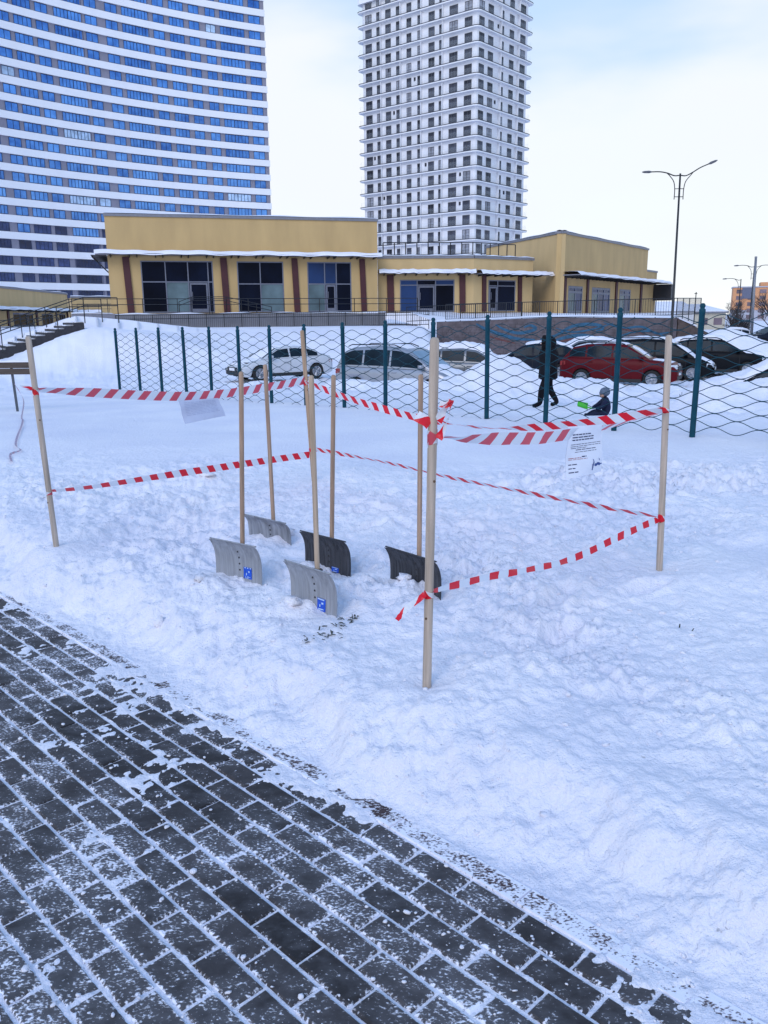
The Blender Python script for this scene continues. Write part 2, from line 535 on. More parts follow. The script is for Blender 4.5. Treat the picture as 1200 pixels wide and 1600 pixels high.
def land(x, y, detail=True):
    x = np.asarray(x, float); y = np.asarray(y, float)
    base = np.interp(y, [-5, 9.5, 15, 20, 24, 29.5, 41, 400], [.245, .245, .10, -.09, -.50, -1.03, -1.08, -1.0])
    base = base - sstep(.8, 3.2, x) * np.interp(y, [12.0, 16, 20, 25], [0, .42, .42, .06])
    base = base - 0.10 * np.clip((-x - 4) / 4, 0, 1) * np.clip((y - 11) / 4, 0, 1) * np.clip((26 - y) / 6, 0, 1)
    # embankment below the yellow building
    toe = np.where(x > -4, 41.0, 41.0 + (x + 4) * 0.55)
    t = sstep(0, 1, (y - toe) / 12.0)
    base = base + 2.12 * t * (1 - sstep(2.4, 4.4, x))
    # the stair flight is cut into the bank, snow piled along both sides
    sx, sy, sl = -20.6, 39.4, 6.277
    al = ((x - sx) * .8603 + (y - sy) * .5098) / sl
    ac = -(x - sx) * .5098 + (y - sy) * .8603
    sz = -.75 + 2.1 * np.clip(al, -.1, 1.05)
    wgt = sstep(-.35, -.05, al) * sstep(2.5, 0.9, al) * sstep(4.2, 2.4, np.abs(ac))
    tz = sz + np.where(ac > 1.55, .34, np.where(ac < -1.55, -.16, -.25))
    base = base * (1 - wgt) + tz * wgt
    for (hx, hy, rx, ry, h) in HEAPS:
        base = base + h * np.exp(-((x - hx) / rx) ** 2 - ((y - hy) / ry) ** 2)
    d = edge_d(x, y)
    if not detail:
        return base
    wob = 0.17 * fbm(x, y, 1.9, 3, 3) + 0.075 * fbm(x, y, 8, 4, 8, .6) + .01
    dd = d + wob
    bank = sstep(0.015, 0.50, dd) * 0.82 + sstep(0.45, 1.5, dd) * 0.18
    near = sstep(9.0, 7.1, y + 0.9 * fbm(x, y, 0.8, 2, 21))          # trodden zone
    c1, r1 = cell(x, y, 5.2, 2)
    c2, r2 = cell(x + .3 * fbm(x, y, 6, 2, 60), y, 13.0, 11)
    lump = np.clip(0.62 - c1, 0, 1) * r1 * 0.075 + np.clip(0.55 - c2, 0, 1) * r2 * 0.028
    rough = 0.10 * fbm(x, y, 1.3, 3, 31) + 0.055 * fbm(x, y, 4.2, 4, 37, 0.55) - 0.03 * np.abs(fbm(x, y, 7.0, 3, 41))
    gate = 0.35 + 0.65 * sstep(-0.25, 0.3, fbm(x, y, 0.9, 2, 77) + 0.1)
    amp = sstep(0.0, 0.45, dd) * (0.47 + 0.53 * sstep(0.55, 1.15, dd + 0.35 * fbm(x, y, 1.1, 2, 171)))
    amp = amp * (0.30 + 0.75 * sstep(-0.30, 0.22, fbm(x, y, 0.55, 2, 181)))
    steps = 0.0
    for (fx, fy, fa, fd) in FOOTPRINTS:                    # boot prints trodden into the bank
        ux, uy = (x - fx) * math.cos(fa) + (y - fy) * math.sin(fa), -(x - fx) * math.sin(fa) + (y - fy) * math.cos(fa)
        q = (ux / .145) ** 2 + (uy / .055) ** 2
        m = q < 9
        if m.any():
            steps = steps - np.where(m, fd * np.exp(-q ** 2) - fd * .35 * np.exp(-(np.sqrt(q) - 1.5) ** 2 * 5), 0)
    fine_r = 0.030 * fbm(x, y, 14, 4, 131, 0.62) - 0.034 * np.clip(np.abs(fbm(x, y, 11, 3, 133)) - .05, 0, 1)
    relief = rough * 0.95 + lump * gate * 1.25 + fine_r * (0.5 + gate)
    for (ax, ay, az, ar) in ANCHORS:                      # where things stand the snow is packed to their foot
        relief = relief * (1 - 0.6 * np.exp(-((x - ax) ** 2 + (y - ay) ** 2) / ar ** 2))
    z = base * bank + near * amp * relief + near * sstep(.1, .4, dd) * steps
    for (ax, ay, az, ar) in ANCHORS:
        wz = np.exp(-((x - ax) ** 2 + (y - ay) ** 2) / ar ** 2)
        z = z + wz * 0.85 * (az + relief * .4 - z)
    # wind-smoothed snow beyond, churned snow in the car park
    z = z + (1 - near) * (0.035 * fbm(x, y, 0.45, 3, 51) + 0.004 * fbm(x, y, 3, 2, 52))
    park = sstep(19, 24, y) * sstep(44, 38, y)
    z = z + park * (0.20 * fbm(x, y, 0.9, 4, 61) + 0.10 * fbm(x, y, 3.2, 3, 64) - .03) * (0.6 + 0.4 * sstep(-9, -2, x))
    hz = sstep(10, 13, y) * sstep(26.5, 24, y) * sstep(3, 6, x)
    z = z + hz * (0.20 * fbm(x, y, 1.4, 4, 91) + 0.04 * fbm(x, y, 5, 2, 92))
    # film of snow on the paving: lies in the joints, thickens in patches and towards the edge
    film = -0.0075 + 0.021 * np.clip(0.62 * fbm(x, y, 2.3, 2, 101) + 0.72 * fbm(x, y, 15, 4, 104, .66) - 0.20 + 0.62 * sstep(-0.16, 0.06, dd), 0, 0.6) * sstep(-2.5, -.2, d)
    film = film + 0.010 * np.clip(fbm(x, y, 26, 3, 120, .6) + .12, 0, 1) * sstep(-0.16, 0.03, dd) + 0.0015 * fbm(x, y, 40, 2, 140)
    z = np.where(dd < 0.0, film, z * sstep(0, .12, dd) + film * (1 - sstep(0, .12, dd)) )
    return z
def land_z(x, y):
    return float(land(np.array([x]), np.array([y]))[0])

def build_land():
    ys = list(np.linspace(-6, 0.6, 14)) + [0.8, 1.0, 1.2]
    y = 1.24
    while y < 62:
        ys.append(y)
        y *= 1.0043 if y < 12 else (1.0075 if y < 30 else 1.012)
    while y < 3500:
        ys.append(y)
        y *= 1.12
    ys = np.array(ys)
    cs = np.linspace(-1, 1, 861)
    ext = 1 + np.array([.06, .16, .3, .5, .8, 1.3, 2.2, 3.6])
    cs = np.concatenate([-ext[::-1], cs, ext])
    C, Y = np.meshgrid(cs, ys)
    X = C * (0.75 + 0.60 * np.maximum(Y, 0.6))
    Zz = land(X, Y)
    ny, nx = X.shape
    co = np.stack([X, Y, Zz], -1).reshape(-1, 3)
    i = np.arange((ny - 1) * (nx - 1))
    a = (i // (nx - 1)) * nx + i % (nx - 1)
    q = np.stack([a, a + 1, a + nx + 1, a + nx], -1).astype(np.int32)
    me = bpy.data.meshes.new('snowy_ground')
    me.vertices.add(len(co))
    me.vertices.foreach_set('co', co.astype(np.float32).ravel())
    me.loops.add(q.size)
    me.loops.foreach_set('vertex_index', q.ravel())
    me.polygons.add(len(q))
    me.polygons.foreach_set('loop_start', np.arange(0, q.size, 4, dtype=np.int32))
    me.polygons.foreach_set('loop_total', np.full(len(q), 4, np.int32))
    me.polygons.foreach_set('use_smooth', np.ones(len(q), bool))
    me.materials.append(SNOW)
    me.update(calc_edges=True)
    return structure(link('snowy_ground', me))
ground = build_land()

# ------------------------------------------------------------------ paving
def build_paving():
    sheet = MB()
    def P(s, d, z): return (EC[0] + EU[0] * s + EN[0] * d, EC[1] + EU[1] * s + EN[1] * d, z)
    sheet.add([P(-9, -0.05, -.055), P(5, -0.05, -.055), P(5, -4.5, -.055), P(-9, -4.5, -.055)], [(0, 3, 2, 1)])
    pav = structure(sheet.build('paving', mat('bedding_sand', (.16, .15, .14), .9)))
    hl, hw = 0.0938, 0.0423
    pm = paver_material('paver', (.050, .044, .045), hl, hw, 0.585)
    pm_far = paver_material('paver_field', (.056, .049, .049), 90, 90, 0.585)
    km = paver_material('kerb', (.070, .044, .045), .25, .035, 0.41)
    meshes = []
    rnd = random.Random(3)
    for v in range(4):            # four slightly different chamfered blocks
        b = MB()
        c = .004 + .002 * v / 3
        j = lambda a: a + rnd.uniform(-.0015, .0015)
        lo = [(-hl, -hw), (hl, -hw), (hl, hw), (-hl, hw)]
        vs_ = [(x, y, -.06) for x, y in lo] + [(x, y, -c) for x, y in lo] + [(j(x - math.copysign(c, x)), j(y - math.copysign(c, y)), 0.0) for x, y in lo]
        b.add(vs_, [(4, 5, 9, 8), (5, 6, 10, 9), (6, 7, 11, 10), (7, 4, 8, 11), (8, 9, 10, 11), (0, 1, 5, 4), (1, 2, 6, 5), (2, 3, 7, 6), (3, 0, 4, 7)])
        meshes.append((b, b.mesh('paving_stone', pm)))
    rot = math.atan2(EU[1], EU[0])
    cells = []
    for k in range(0, 32):
        d = -0.053 - 0.0479 - 0.0957 * k
        off = (0.1145 if k % 2 else 0.016) + rnd.uniform(-.012, .012)
        for i in range(-36, 19):
            s = off + i * 0.197
            x, y, _ = P(s, d, 0)
            if y < -0.2 or x > 3 or x < -4.5: continue
            inframe = y > 1.45 and abs(x) < 0.52 * y + 0.12
            cells.append((0 if inframe else 1, math.hypot(x, y), x, y))
    cells.sort()
    rest = MB()
    for n, (g, _, x, y) in enumerate(cells):
        b, me = meshes[rnd.randrange(4)]
        z = rnd.uniform(-.003, .002)
        a = rot + rnd.uniform(-.008, .008)
        if n < 290:
            o = link('paving_stone', me, pav, (x, y, z), a)
        else:
            rest.M = Matrix.Translation((x, y, z)) @ Matrix.Rotation(a, 4, 'Z')
            rest.add(b.v, b.f)
    stuff(rest.build('paving_stone_field', pm_far, pav))
    kb = MB().box(-.247, .247, -.038, .038, -.1, .004)
    kme = kb.mesh('kerb_stone', km)
    for i in range(-9, 6):
        x, y, _ = P(i * .5, -0.012, 0)
        link('kerb_stone', kme, pav, (x, y, rnd.uniform(-.003, .003)), rot + rnd.uniform(-.006, .006))
build_paving()

# ------------------------------------------------------------------ shared building materials
YEL = mat('yellow_render', (.51, .345, .155), .85, var=.11, scale=1.1, bump=.15, bscale=40, stretch=(1, 1, .25))
YEL2 = mat('yellow_render_pale', (.55, .385, .185), .85, var=.11, scale=1.0, bump=.15, bscale=40, stretch=(1, 1, .25))
MAROON = mat('maroon_cladding', (.060, .010, .014), .6, var=.15, scale=2)
GREYCAP = mat('grey_flashing', (.20, .20, .23), .5, metal=.3)
ALU = mat('window_frame_grey', (.15, .16, .21), .45, metal=.2)
GLASS = mat('dark_shop_glass', (.003, .006, .018), .06, var=.5, scale=.6, spec=.06, rnd=.4)
GLASSB = mat('blue_shop_glass', (.022, .052, .15), .08, var=.4, scale=.4, spec=.1, rnd=.3)
GLASSP = mat('painted_reflection_glass', (.11, .16, .18), .2, var=.4, scale=.8, spec=.15)  # pale base colour paints in the reflection of buildings opposite
IRON = mat('black_iron', (.014, .015, .018), .5, var=.2, scale=20)
WALLGREY = mat('grey_concrete', (.20, .20, .225), .85, var=.12, scale=1.5, bump=.2, bscale=20)
SNOWC = SNOW

def window_unit(parent, M, x0, x1, z0, z1, cols, rows, pale=(), blue=(), doors=(), bar=.07, depth=.12):
    """frame of bars with one pane per cell; cols/rows are inner division positions"""
    fr = MB(M)
    cx = [x0] + list(cols) + [x1]
    rz = [z0] + list(rows) + [z1]
    for x in cx:
        a, b = max(x - bar / 2, x0), min(x + bar / 2, x1)
        if x == x0: b = x0 + bar
        if x == x1: a = x1 - bar
        fr.box(a, b, -.02, .06, z0, z1)
    for z in rz:
        a, b = z - bar / 2, z + bar / 2
        if z == z0: a, b = z0, z0 + bar
        if z == z1: a, b = z1 - bar, z1
        fr.box(x0 + bar, x1 - bar, -.016, .056, a, b)
    w = fr.build('window', ALU, parent)
    n = 0
    for i in range(len(cx) - 1):
        for j in range(len(rz) - 1):
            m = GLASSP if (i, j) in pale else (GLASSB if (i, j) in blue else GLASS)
            p = MB(M)
            p.box(cx[i] + bar * .4, cx[i + 1] - bar * .4, .02, .035, rz[j] + bar * .4, rz[j + 1] - bar * .4)
            p.build('pane', m, w)
            if (i, j) in doors:
                dm = MB(M)
                a, b, c, d_ = cx[i] + bar, cx[i + 1] - bar, rz[j] + .02, rz[j + 1] - bar
                dm.box(a, a + .1, -.03, .015, c, d_).box(b - .1, b, -.03, .015, c, d_).box(a + .1, b - .1, -.03, .015, c, c + .22).box(a + .1, b - .1, -.03, .015, d_ - .1, d_)
                dm.box(a + .13, a + .16, -.08, -.03, c + .8, c + 1.3)
                dm.build('door_leaf', ALU, w)
    return w

def facade(parent, M, L, zb, zt, openings, thick=.35, m=YEL, name='wall'):
    """wall slab with rectangular openings (x0,x1,z0,z1), all starting at the floor zb"""
    w = MB(M)
    x = 0
    for (a, b, c, d_) in sorted(openings):
        w.box(x, a, 0, thick, zb, zt)
        w.box(a, b, 0, thick, d_, zt)
        if c > zb + .01: w.box(a, b, 0, thick, zb, c)
        x = b
    w.box(x, L, 0, thick, zb, zt)
    return w.build(name, m, parent)

def canopy(parent, M, x0, x1, z, proj, brackets, drop=.0):
    c = MB(M).box(x0, x1, -proj, -.005, z, z + .07)
    o = c.build('canopy', GREYCAP, parent)
    s = MB(M)
    n = max(8, int((x1 - x0) * 3))
    s.grid(lambda u, v: (x0 - .03 + u * (x1 - x0 + .06), -proj - .05 + v * (proj + .05),
           z + .07 + .22 * math.sin(math.pi * min(1, max(0, v * .45 + .25))) + .05 * math.sin(u * 17 + 1.3) * math.sin(u * 41) + (0 if 0.0 < v else -.22)), n, 5)
    s.build('canopy_snow', SNOWC, o, smooth=True)
    b = MB(M)
    for x in brackets:
        b.add([(x - .03, -.005, z - .001), (x + .03, -.005, z - .001), (x + .03, -.005, z - .14), (x - .03, -.005, z - .14),
               (x - .03, -proj * .95, z - .001), (x + .03, -proj * .95, z - .001), (x + .03, -proj * .85, z - .07), (x - .03, -proj * .85, z - .07)],
              [(0, 1, 2, 3), (4, 7, 6, 5), (0, 4, 5, 1), (1, 5, 6, 2), (2, 6, 7, 3), (3, 7, 4, 0)])
    b.build('canopy_brackets', IRON, o)
    return o

def pillars(parent, M, spans, zb, zt, lean=.22):
    for (a, b) in spans:
        p = MB(M)
        p.hexa([(a, -.10, zb), (b, -.10, zb), (b, -.004, zb), (a, -.004, zb), (a - lean, -.10, zt), (b - lean, -.10, zt), (b - lean, -.004, zt), (a - lean, -.004, zt)])
        p.build('pillar', MAROON, parent)

def coping(parent, M, x0, x1, z, depth=.5, snow=True):
    c = MB(M).box(x0 - .06, x1 + .06, -.08, depth, z, z + .16)
    o = c.build('coping', GREYCAP, parent)
    if snow:
        n = int((x1 - x0) * 2) + 4
        MB(M).grid(lambda u, v: (x0 - .05 + u * (x1 - x0 + .1), -.07 + v * depth, z + .161 + .10 * math.sin(math.pi * (v * .8 + .1)) * (1 + .3 * math.sin(u * 23))), n, 4).build('coping_snow', SNOWC, o, smooth=True)
    return o

# ------------------------------------------------------------------ yellow pavilion: tall left block
A, B = (-17.373, 55.0), (-0.298, 59.5)
M, L = frame(A, B)
blk = thing('shop_pavilion', 'tall yellow shop block with three dark glazed bays and slanted maroon pillars', 'building')
ops = [(1.98, 6.52, 1.95, 5.23), (8.09, 11.15, 1.95, 5.23), (12.77, 15.79, 1.95, 5.23)]
facade(blk, M, L, 1.9, 7.9, ops)
MB(M).box(0, .35, .352, 14, 1.9, 7.9).box(L - .35, L, .352, 14, 1.9, 7.9).box(.352, L - .352, 13.6, 14, 1.9, 7.9).build('side_wall', YEL, blk)
MB(M).box(.36, L - .36, .36, 13.5, 7.55, 7.7).build('roof', SNOWC, blk)
MB(M).box(.40, L - .40, .8, 1.0, 1.9, 7.4).build('interior', mat('dim_interior', (.02, .02, .025), .9), blk)
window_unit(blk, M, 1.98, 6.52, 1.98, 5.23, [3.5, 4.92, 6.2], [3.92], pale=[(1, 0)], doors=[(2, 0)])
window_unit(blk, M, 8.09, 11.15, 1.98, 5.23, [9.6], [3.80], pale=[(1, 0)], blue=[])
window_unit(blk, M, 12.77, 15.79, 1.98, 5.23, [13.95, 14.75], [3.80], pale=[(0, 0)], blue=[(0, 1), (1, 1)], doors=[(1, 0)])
pillars(blk, M, [(1.0, 1.42), (7.12, 7.55), (11.82, 12.22), (16.48, 16.86)], 1.95, 5.45, .11)
canopy(blk, M, -0.7, L + .05, 5.55, 1.0, [.2 + .8 * k + (.35 if k % 2 else 0) for k in range(22)])
coping(blk, M, 0, L, 7.9)
lat = MB(M)      # steel lattice carrying the canopy past the corner
for k in range(6):
    lat.tube([(-.1 - .0 * k, .6 + .9 * k, 5.5), (-.95, .6 + .9 * k, 5.45), (-.1, .6 + .9 * k, 4.6)], .04, 4)
lat.tube([(-.95, .3, 5.47), (-.95, 6, 5.47)], .04, 4).tube([(-.5, .3, 5.0), (-.5, 6, 5.0)], .04, 4).box(-1.0, -.05, .0, 6, 5.52, 5.56)
lat.build('corner_lattice', IRON, blk)

# ------------------------------------------------------------------ lower middle block with its bend
mid = thing('shop_pavilion', 'lower yellow middle block with roof railing and glazed double door', 'building')
M0, M1, M2 = (-0.267, 60.5), (6.486, 61.0), (11.183, 64.0)
Ma, La = frame(M0, M1)
Mb, Lb = frame(M1, M2)
facade(mid, Ma, La, 1.85, 5.55, [(1.53, 5.4, 1.9, 4.12)], m=YEL2)
facade(mid, Mb, Lb, 1.85, 5.55, [(1.35, 3.89, 1.9, 4.10)], m=YEL2, name='wall')
MB().add([(-.2, 60.9, 5.35), (6.4, 61.4, 5.35), (11.1, 64.4, 5.35), (11, 76, 5.35), (-.2, 76, 5.35)], [(0, 1, 2, 3, 4)]).build('roof', SNOWC, mid)
window_unit(mid, Ma, 1.53, 5.4, 1.92, 4.12, [2.75, 4.05], [3.75], blue=[(0, 1), (2, 1), (0, 0)], doors=[(1, 0)])
window_unit(mid, Mb, 1.35, 3.89, 1.92, 4.10, [2.2], [3.7], doors=[(0, 0)])
MB(Ma).box(.4, La - .4, .8, 1., 1.9, 5.2).build('interior', MATS['dim_interior'], mid)
MB(Mb).box(.4, Lb - .4, .8, 1., 1.9, 5.2).build('interior', MATS['dim_interior'], mid)
pillars(mid, Ma, [(.65, 1.12), (5.78, 6.2)], 1.9, 4.45, .04)
pillars(mid, Mb, [(.78, 1.12), (4.15, 4.5)], 1.9, 4.45, .04)
canopy(mid, Ma, 0.05, La - .02, 4.52, 1.0, [.4 + .75 * k for k in range(9)])
canopy(mid, Mb, 0.02, Lb + 1.2, 4.46, 1.0, [.4 + .75 * k for k in range(8)])
coping(mid, Ma, 0.05, La - .07, 5.55)
coping(mid, Mb, 0.07, Lb, 5.55)

def railing(name, label, pts, h, rails=(1.0, .55), post_every=1.1, balusters=0, r=.022, parent=None, br=.010):
    """iron railing following pts (ground line); rails at fractions of h"""
    P = [Vector(p) for p in pts]
    o = thing(name, label, 'railing', tuple(P[0])) if parent is None else link(name, None, parent, tuple(P[0]))
    Q = [p - P[0] for p in P]
    for fr_ in rails:
        MB().tube([q + Vector((0, 0, h * fr_)) for q in Q], r, 5).build('rail', IRON, o)
    bal = MB()
    pme_ = MB().tube([(0, 0, -.25), (0, 0, h)], r * 1.15, 4).mesh('post', IRON)
    for a, b in zip(Q[:-1], Q[1:]):
        n = max(1, int(round((b - a).length / post_every)))
        for k in range(n + 1):
            p = a.lerp(b, k / n)
            link('post', pme_, o, p)
            if balusters and k < n:
                for j in range(1, balusters + 1):
                    c = a.lerp(b, (k + j / (balusters + 1)) / n)
                    bal.tube([c + Vector((0, 0, h * rails[-1])), c + Vector((0, 0, h * rails[0]))], br, 3, caps=False)
    if balusters: stuff(bal.build('balusters', IRON, o))
    return o
railing('roof_railing', 'black railing along the snowy roof of the middle block', [(.1, 61.2, 5.72), (6.45, 61.6, 5.72), (9.8, 63.8, 5.70)], .95, (1.0, .12), .8, r=.032)

# ------------------------------------------------------------------ right block turning the corner
C0, CR, CL = (13.005, 63.0), (24.535, 80.0), (9.145, 76.0)
rb = thing('shop_pavilion', 'yellow right block turning the corner with three narrow glazed doors', 'building')
Mc, Lc = frame(C0, CR)
Md, Ld = frame(CL, C0)
facade(rb, Mc, Lc, 1.7, 7.35, [(1.65, 4.52, 1.75, 3.75), (6.59, 10.78, 1.75, 3.75), (13.2, 16.12, 1.75, 3.72)])
MB(Md).box(0, Ld - .02, .002, .35, 1.7, 7.35).build('side_wall', YEL2, rb)
MB().add([(13.0, 63.4, 7.1), (24.3, 80, 7.1), (18, 88, 7.1), (9.4, 76, 7.1)], [(0, 1, 2, 3)]).build('roof', SNOWC, rb)
for a, b, n in ((1.65, 4.52, 1), (6.59, 10.78, 2), (13.2, 16.12, 1)):
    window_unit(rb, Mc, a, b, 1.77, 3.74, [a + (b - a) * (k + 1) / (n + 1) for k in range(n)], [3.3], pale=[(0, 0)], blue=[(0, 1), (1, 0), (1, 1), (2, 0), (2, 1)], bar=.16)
MB(Mc).box(1.6, Lc - .4, .6, .7, 1.7, 7.0).build('interior', MATS['dim_interior'], rb)
pillars(rb, Mc, [(.7, 1.12), (5.35, 5.75), (12.05, 12.5), (18.8, 19.3)], 1.75, 4.4, .04)
canopy(rb, Mc, 0.2, Lc + 3.2, 4.42, 1.5, [.5 + .85 * k for k in range(25)])
coping(rb, Mc, 0.0, Lc, 7.35)
coping(rb, Md, 0.0, Ld, 7.36)
Me, Le = frame((24.60, 80.1), (26.6, 83.2))
MB(Me).box(0, Le, .1, 6, 1.7, 5.5).build('annex', YEL, rb)
MB(Me).box(-.05, Le + .06, .05, 6, 5.5, 5.66).build('annex_coping', GREYCAP, rb)
MB(Me).box(Le - 1.0, Le + .1, -1.6, .09, 2.9, 4.38).build('canopy_end_panel', mat('dark_panel', (.02, .022, .03), .5), rb)

# ------------------------------------------------------------------ low building and small block far left
low = thing('low_building', 'low yellow building with snowy canopy behind the left staircase', 'building')
Ml, Ll = frame((-34.0, 72.0), (-36.0, 98.0))
Ml2 = Matrix.Translation((-33.6, 74, 0)) @ Matrix.Rotation(math.atan2(24, -2.2), 4, 'Z') @ Matrix.Scale(-1, 4, (0, 1, 0))
Ml2, Ll = frame((-33.4, 74.0), (-35.9, 98.0))
facade(low, Ml2, Ll, -.5, 4.35, [(4.5, 10.5, .3, 2.25), (13.5, 17.5, .3, 2.2), (20, 22.5, .3, 2.1)], m=YEL2)
MB(Ml2).box(-4, 0, 0, .35, -.5, 4.5).build('wall', YEL2, low)
for a, b in ((4.5, 10.5), (13.5, 17.5), (20, 22.5)):
    window_unit(low, Ml2, a, b, .3, 2.2, [a + (b - a) * k / 3 for k in (1, 2)], [], bar=.1)
pillars(low, Ml2, [(2.8, 3.3), (11.4, 11.9), (18.6, 19.0), (23.2, 23.6)], -.4, 2.4, 0)
canopy(low, Ml2, -4, Ll + .8, 2.5, 1.0, [k * 1.5 for k in range(16)])
coping(low, Ml2, -4, Ll, 4.35)
MB(Ml2).box(0, Ll, .36, 10, 4.0, 4.2).build('roof', SNOWC, low)
sm = thing('low_building', 'small plain yellow annex peeping out left of the tall shop block', 'building')
Ms, Ls = frame((-36.2, 100), (-27.5, 104))
MB(Ms).box(0, Ls, 0, 6, -.5, 4.05).build('wall', YEL2, sm)
coping(sm, Ms, 0, Ls, 4.05)
canopy(sm, Ms, 0, 3.2, 2.4, .8, [.5, 1.5, 2.5])
railing('terrace_railing', 'black railing in front of the small plain yellow annex', [(-34.5, 97, 2.2), (-30, 98, 2.2)], 1.1, (1., .5), 1.2)

# ------------------------------------------------------------------ terrace, its walls and railings
TF = [(-19.2, 52.9, 1.93), (1.8, 56.0, 1.88), (3.3, 52.05, 1.25), (9.8, 48.05, 1.44), (15.8, 46.05, 1.36), (17.6, 52, 1.4)]
TB = [(-22, 66, 1.96), (-.3, 62, 1.93), (6, 62.5, 1.9), (13, 64, 1.78), (24, 80.5, 1.78), (30, 86, 1.75)]
ter = MB()
n = len(TF)
ter.add(TF + TB, [(i, i + 1, n + i + 1, n + i) for i in range(n - 1)])
structure(ter.build('terrace', SNOWC))
tw = thing('retaining_wall', 'low grey concrete wall in front of the tall shop block', 'wall', (0, 0, 0))
Mt, Lt = frame((-19.2, 52.85), (1.8, 55.95))
MB(Mt).box(0, 2.6, -.05, .45, -.2, 1.92).build('end_block', mat('grey_block', (.19, .19, .225), .85), tw)
MB(Mt).box(2.6, Lt - 1.6, 0, .4, -.2, 1.84).build('wall_panel', WALLGREY, tw)
MB(Mt).grid(lambda u, v: (u * (Lt - 1.6), -.08 + v * .5, (1.925 if u * (Lt - 1.6) < 2.6 else 1.845) + .09 * math.sin(math.pi * (v * .8 + .1)) * (1 + .4 * math.sin(u * 40))), 60, 4).build('snow_cap', SNOWC, tw, smooth=True)
railing('terrace_railing', 'long black balustered railing before the grey concrete wall', [tuple(Mt @ Vector((2.7, -.35, .92))), tuple(Mt @ Vector((Lt + 1.2, -.35, 1.05)))], .92, (1.0, .72, .05), 1.12, 8)
railing('terrace_railing', 'upper black two-bar railing at the doors of the tall block', [tuple(Mt @ Vector((-.1, .9, 1.93))), tuple(Mt @ Vector((8.5, .9, 1.9))), tuple(Mt @ Vector((Lt - 3.5, 1.2, 1.88))), tuple(Mt @ Vector((Lt + 1.0, 2.6, 1.9)))], .92, (1.0, .62), 2.3)
railing('ramp_railing', 'black sloping ramp rail before the second glazed bay', [tuple(Mt @ Vector((6.4, 1.5, 1.7))), tuple(Mt @ Vector((7.2, 1.5, 2.0))), tuple(Mt @ Vector((9.4, 1.5, 2.0))), tuple(Mt @ Vector((12.3, 1.5, 1.35)))], .95, (1.0, .75), 1.0)
railing('terrace_railing', 'black balustered railing before the middle block door', [(1.6, 55.8, 1.2), (4.2, 56.5, 1.3), (9.0, 55.4, 1.45)], 1.0, (1., .1), 1.0, 6)

MURAL = mat('mural_wall_stone', (.115, .095, .105), .85, var=.35, scale=3, bump=.5, bscale=14)
BLUEP = mat('mural_blue_paint', (.018, .09, .17), .7, var=.35, scale=5)
REDP = mat('mural_red_paint', (.12, .04, .04), .7, var=.35, scale=5)
mw = thing('mural_wall', 'dark brown retaining wall painted with blue swirls behind parked cars', 'wall')
ML = [(3.3, 52.0, 1.27), (5.4, 50.6, 1.33), (7.6, 49.2, 1.42), (9.8, 48.0, 1.48), (11.8, 47.15, 1.47), (13.8, 46.5, 1.44), (15.9, 46.0, 1.40)]
def wall_at(u, z, off=0.0):
    """point on the mural wall's face: u in 0..1 along it"""
    t = u * (len(ML) - 1)
    k = min(int(t), len(ML) - 2)
    a, b = Vector(ML[k]), Vector(ML[k + 1])
    p = a.lerp(b, t - k)
    d_ = (b - a); nn = Vector((d_.y, -d_.x, 0)).normalized()
    return Vector((p.x, p.y, z)) + nn * off
for k in range(len(ML) - 1):
    u0, u1 = k / 6, (k + 1) / 6
    w = MB()
    a, b = wall_at(u0, 0), wall_at(u1 - 1e-6, 0)
    c, d_ = wall_at(u1 - 1e-6, 0, -.5), wall_at(u0, 0, -.5)
    w.hexa([(p.x, p.y, -1.6) for p in (a, b, c, d_)] + [(a.x, a.y, ML[k][2]), (b.x, b.y, ML[k + 1][2]), (c.x, c.y, ML[k + 1][2]), (d_.x, d_.y, ML[k][2])])
    w.build('wall_segment', MURAL, mw)
# courses of thin stone proud of the wall
rs = random.Random(5)
sc = MB()
for j in range(16):
    z = -1.0 + j * .15
    u = rs.uniform(0, .01)
    while u < .985:
        du = rs.uniform(.014, .034)
        if z + .14 < 1.2 + .2 * u:
            e = min(u + du - .001, .999)
            a, b = wall_at(u, z), wall_at(e, z)
            o_ = rs.uniform(.012, .035)
            a2, b2 = wall_at(u, z, o_), wall_at(e, z, o_)
            sc.hexa([a2, b2, b, a, a2 + Vector((0, 0, .138)), b2 + Vector((0, 0, .138)), b + Vector((0, 0, .138)), a + Vector((0, 0, .138))])
        u += du
stuff(sc.build('stone_courses', MURAL, mw))
cap = MB()
cap.grid(lambda u, v: wall_at(min(u, .9999), np.interp(u * 6, range(7), [q[2] for q in ML]) + .02 + .11 * math.sin(math.pi * (v * .85 + .08)), .10 - v * .7), 60, 4)
cap.build('snow_cap', SNOWC, mw, smooth=True)
def swirl(pts, w, m):
    """painted ribbon on the wall; pts are (u, z, width factor)"""
    P = smooth_path([(a, b, 0) for a, b in pts], 28)
    s = MB()
    vs_ = []
    for i, p in enumerate(P):
        q = P[min(i + 1, len(P) - 1)] - P[max(i - 1, 0)]
        q = Vector((q.x * 14.2, q.y)).normalized()
        ww = w * (0.25 + 0.75 * math.sin(math.pi * (0.08 + .84 * i / (len(P) - 1))))
        nx, nz = -q.y * ww / 14.2, q.x * ww
        for sg in (-1, 1):
            vs_.append(wall_at(min(max(p.x + sg * nx, 0), .9999), p.y + sg * nz, .040))
    s.add(vs_, [(2 * i, 2 * i + 1, 2 * i + 3, 2 * i + 2) for i in range(len(P) - 1)])
    s.build('painted_swirl', m, mw)
swirl([(.18, 1.15), (.22, .85), (.28, .55), (.35, .3), (.42, .25)], .10, BLUEP)
swirl([(.26, 1.1), (.30, .8), (.36, .62), (.42, .85), (.40, 1.05), (.375, .95)], .09, BLUEP)
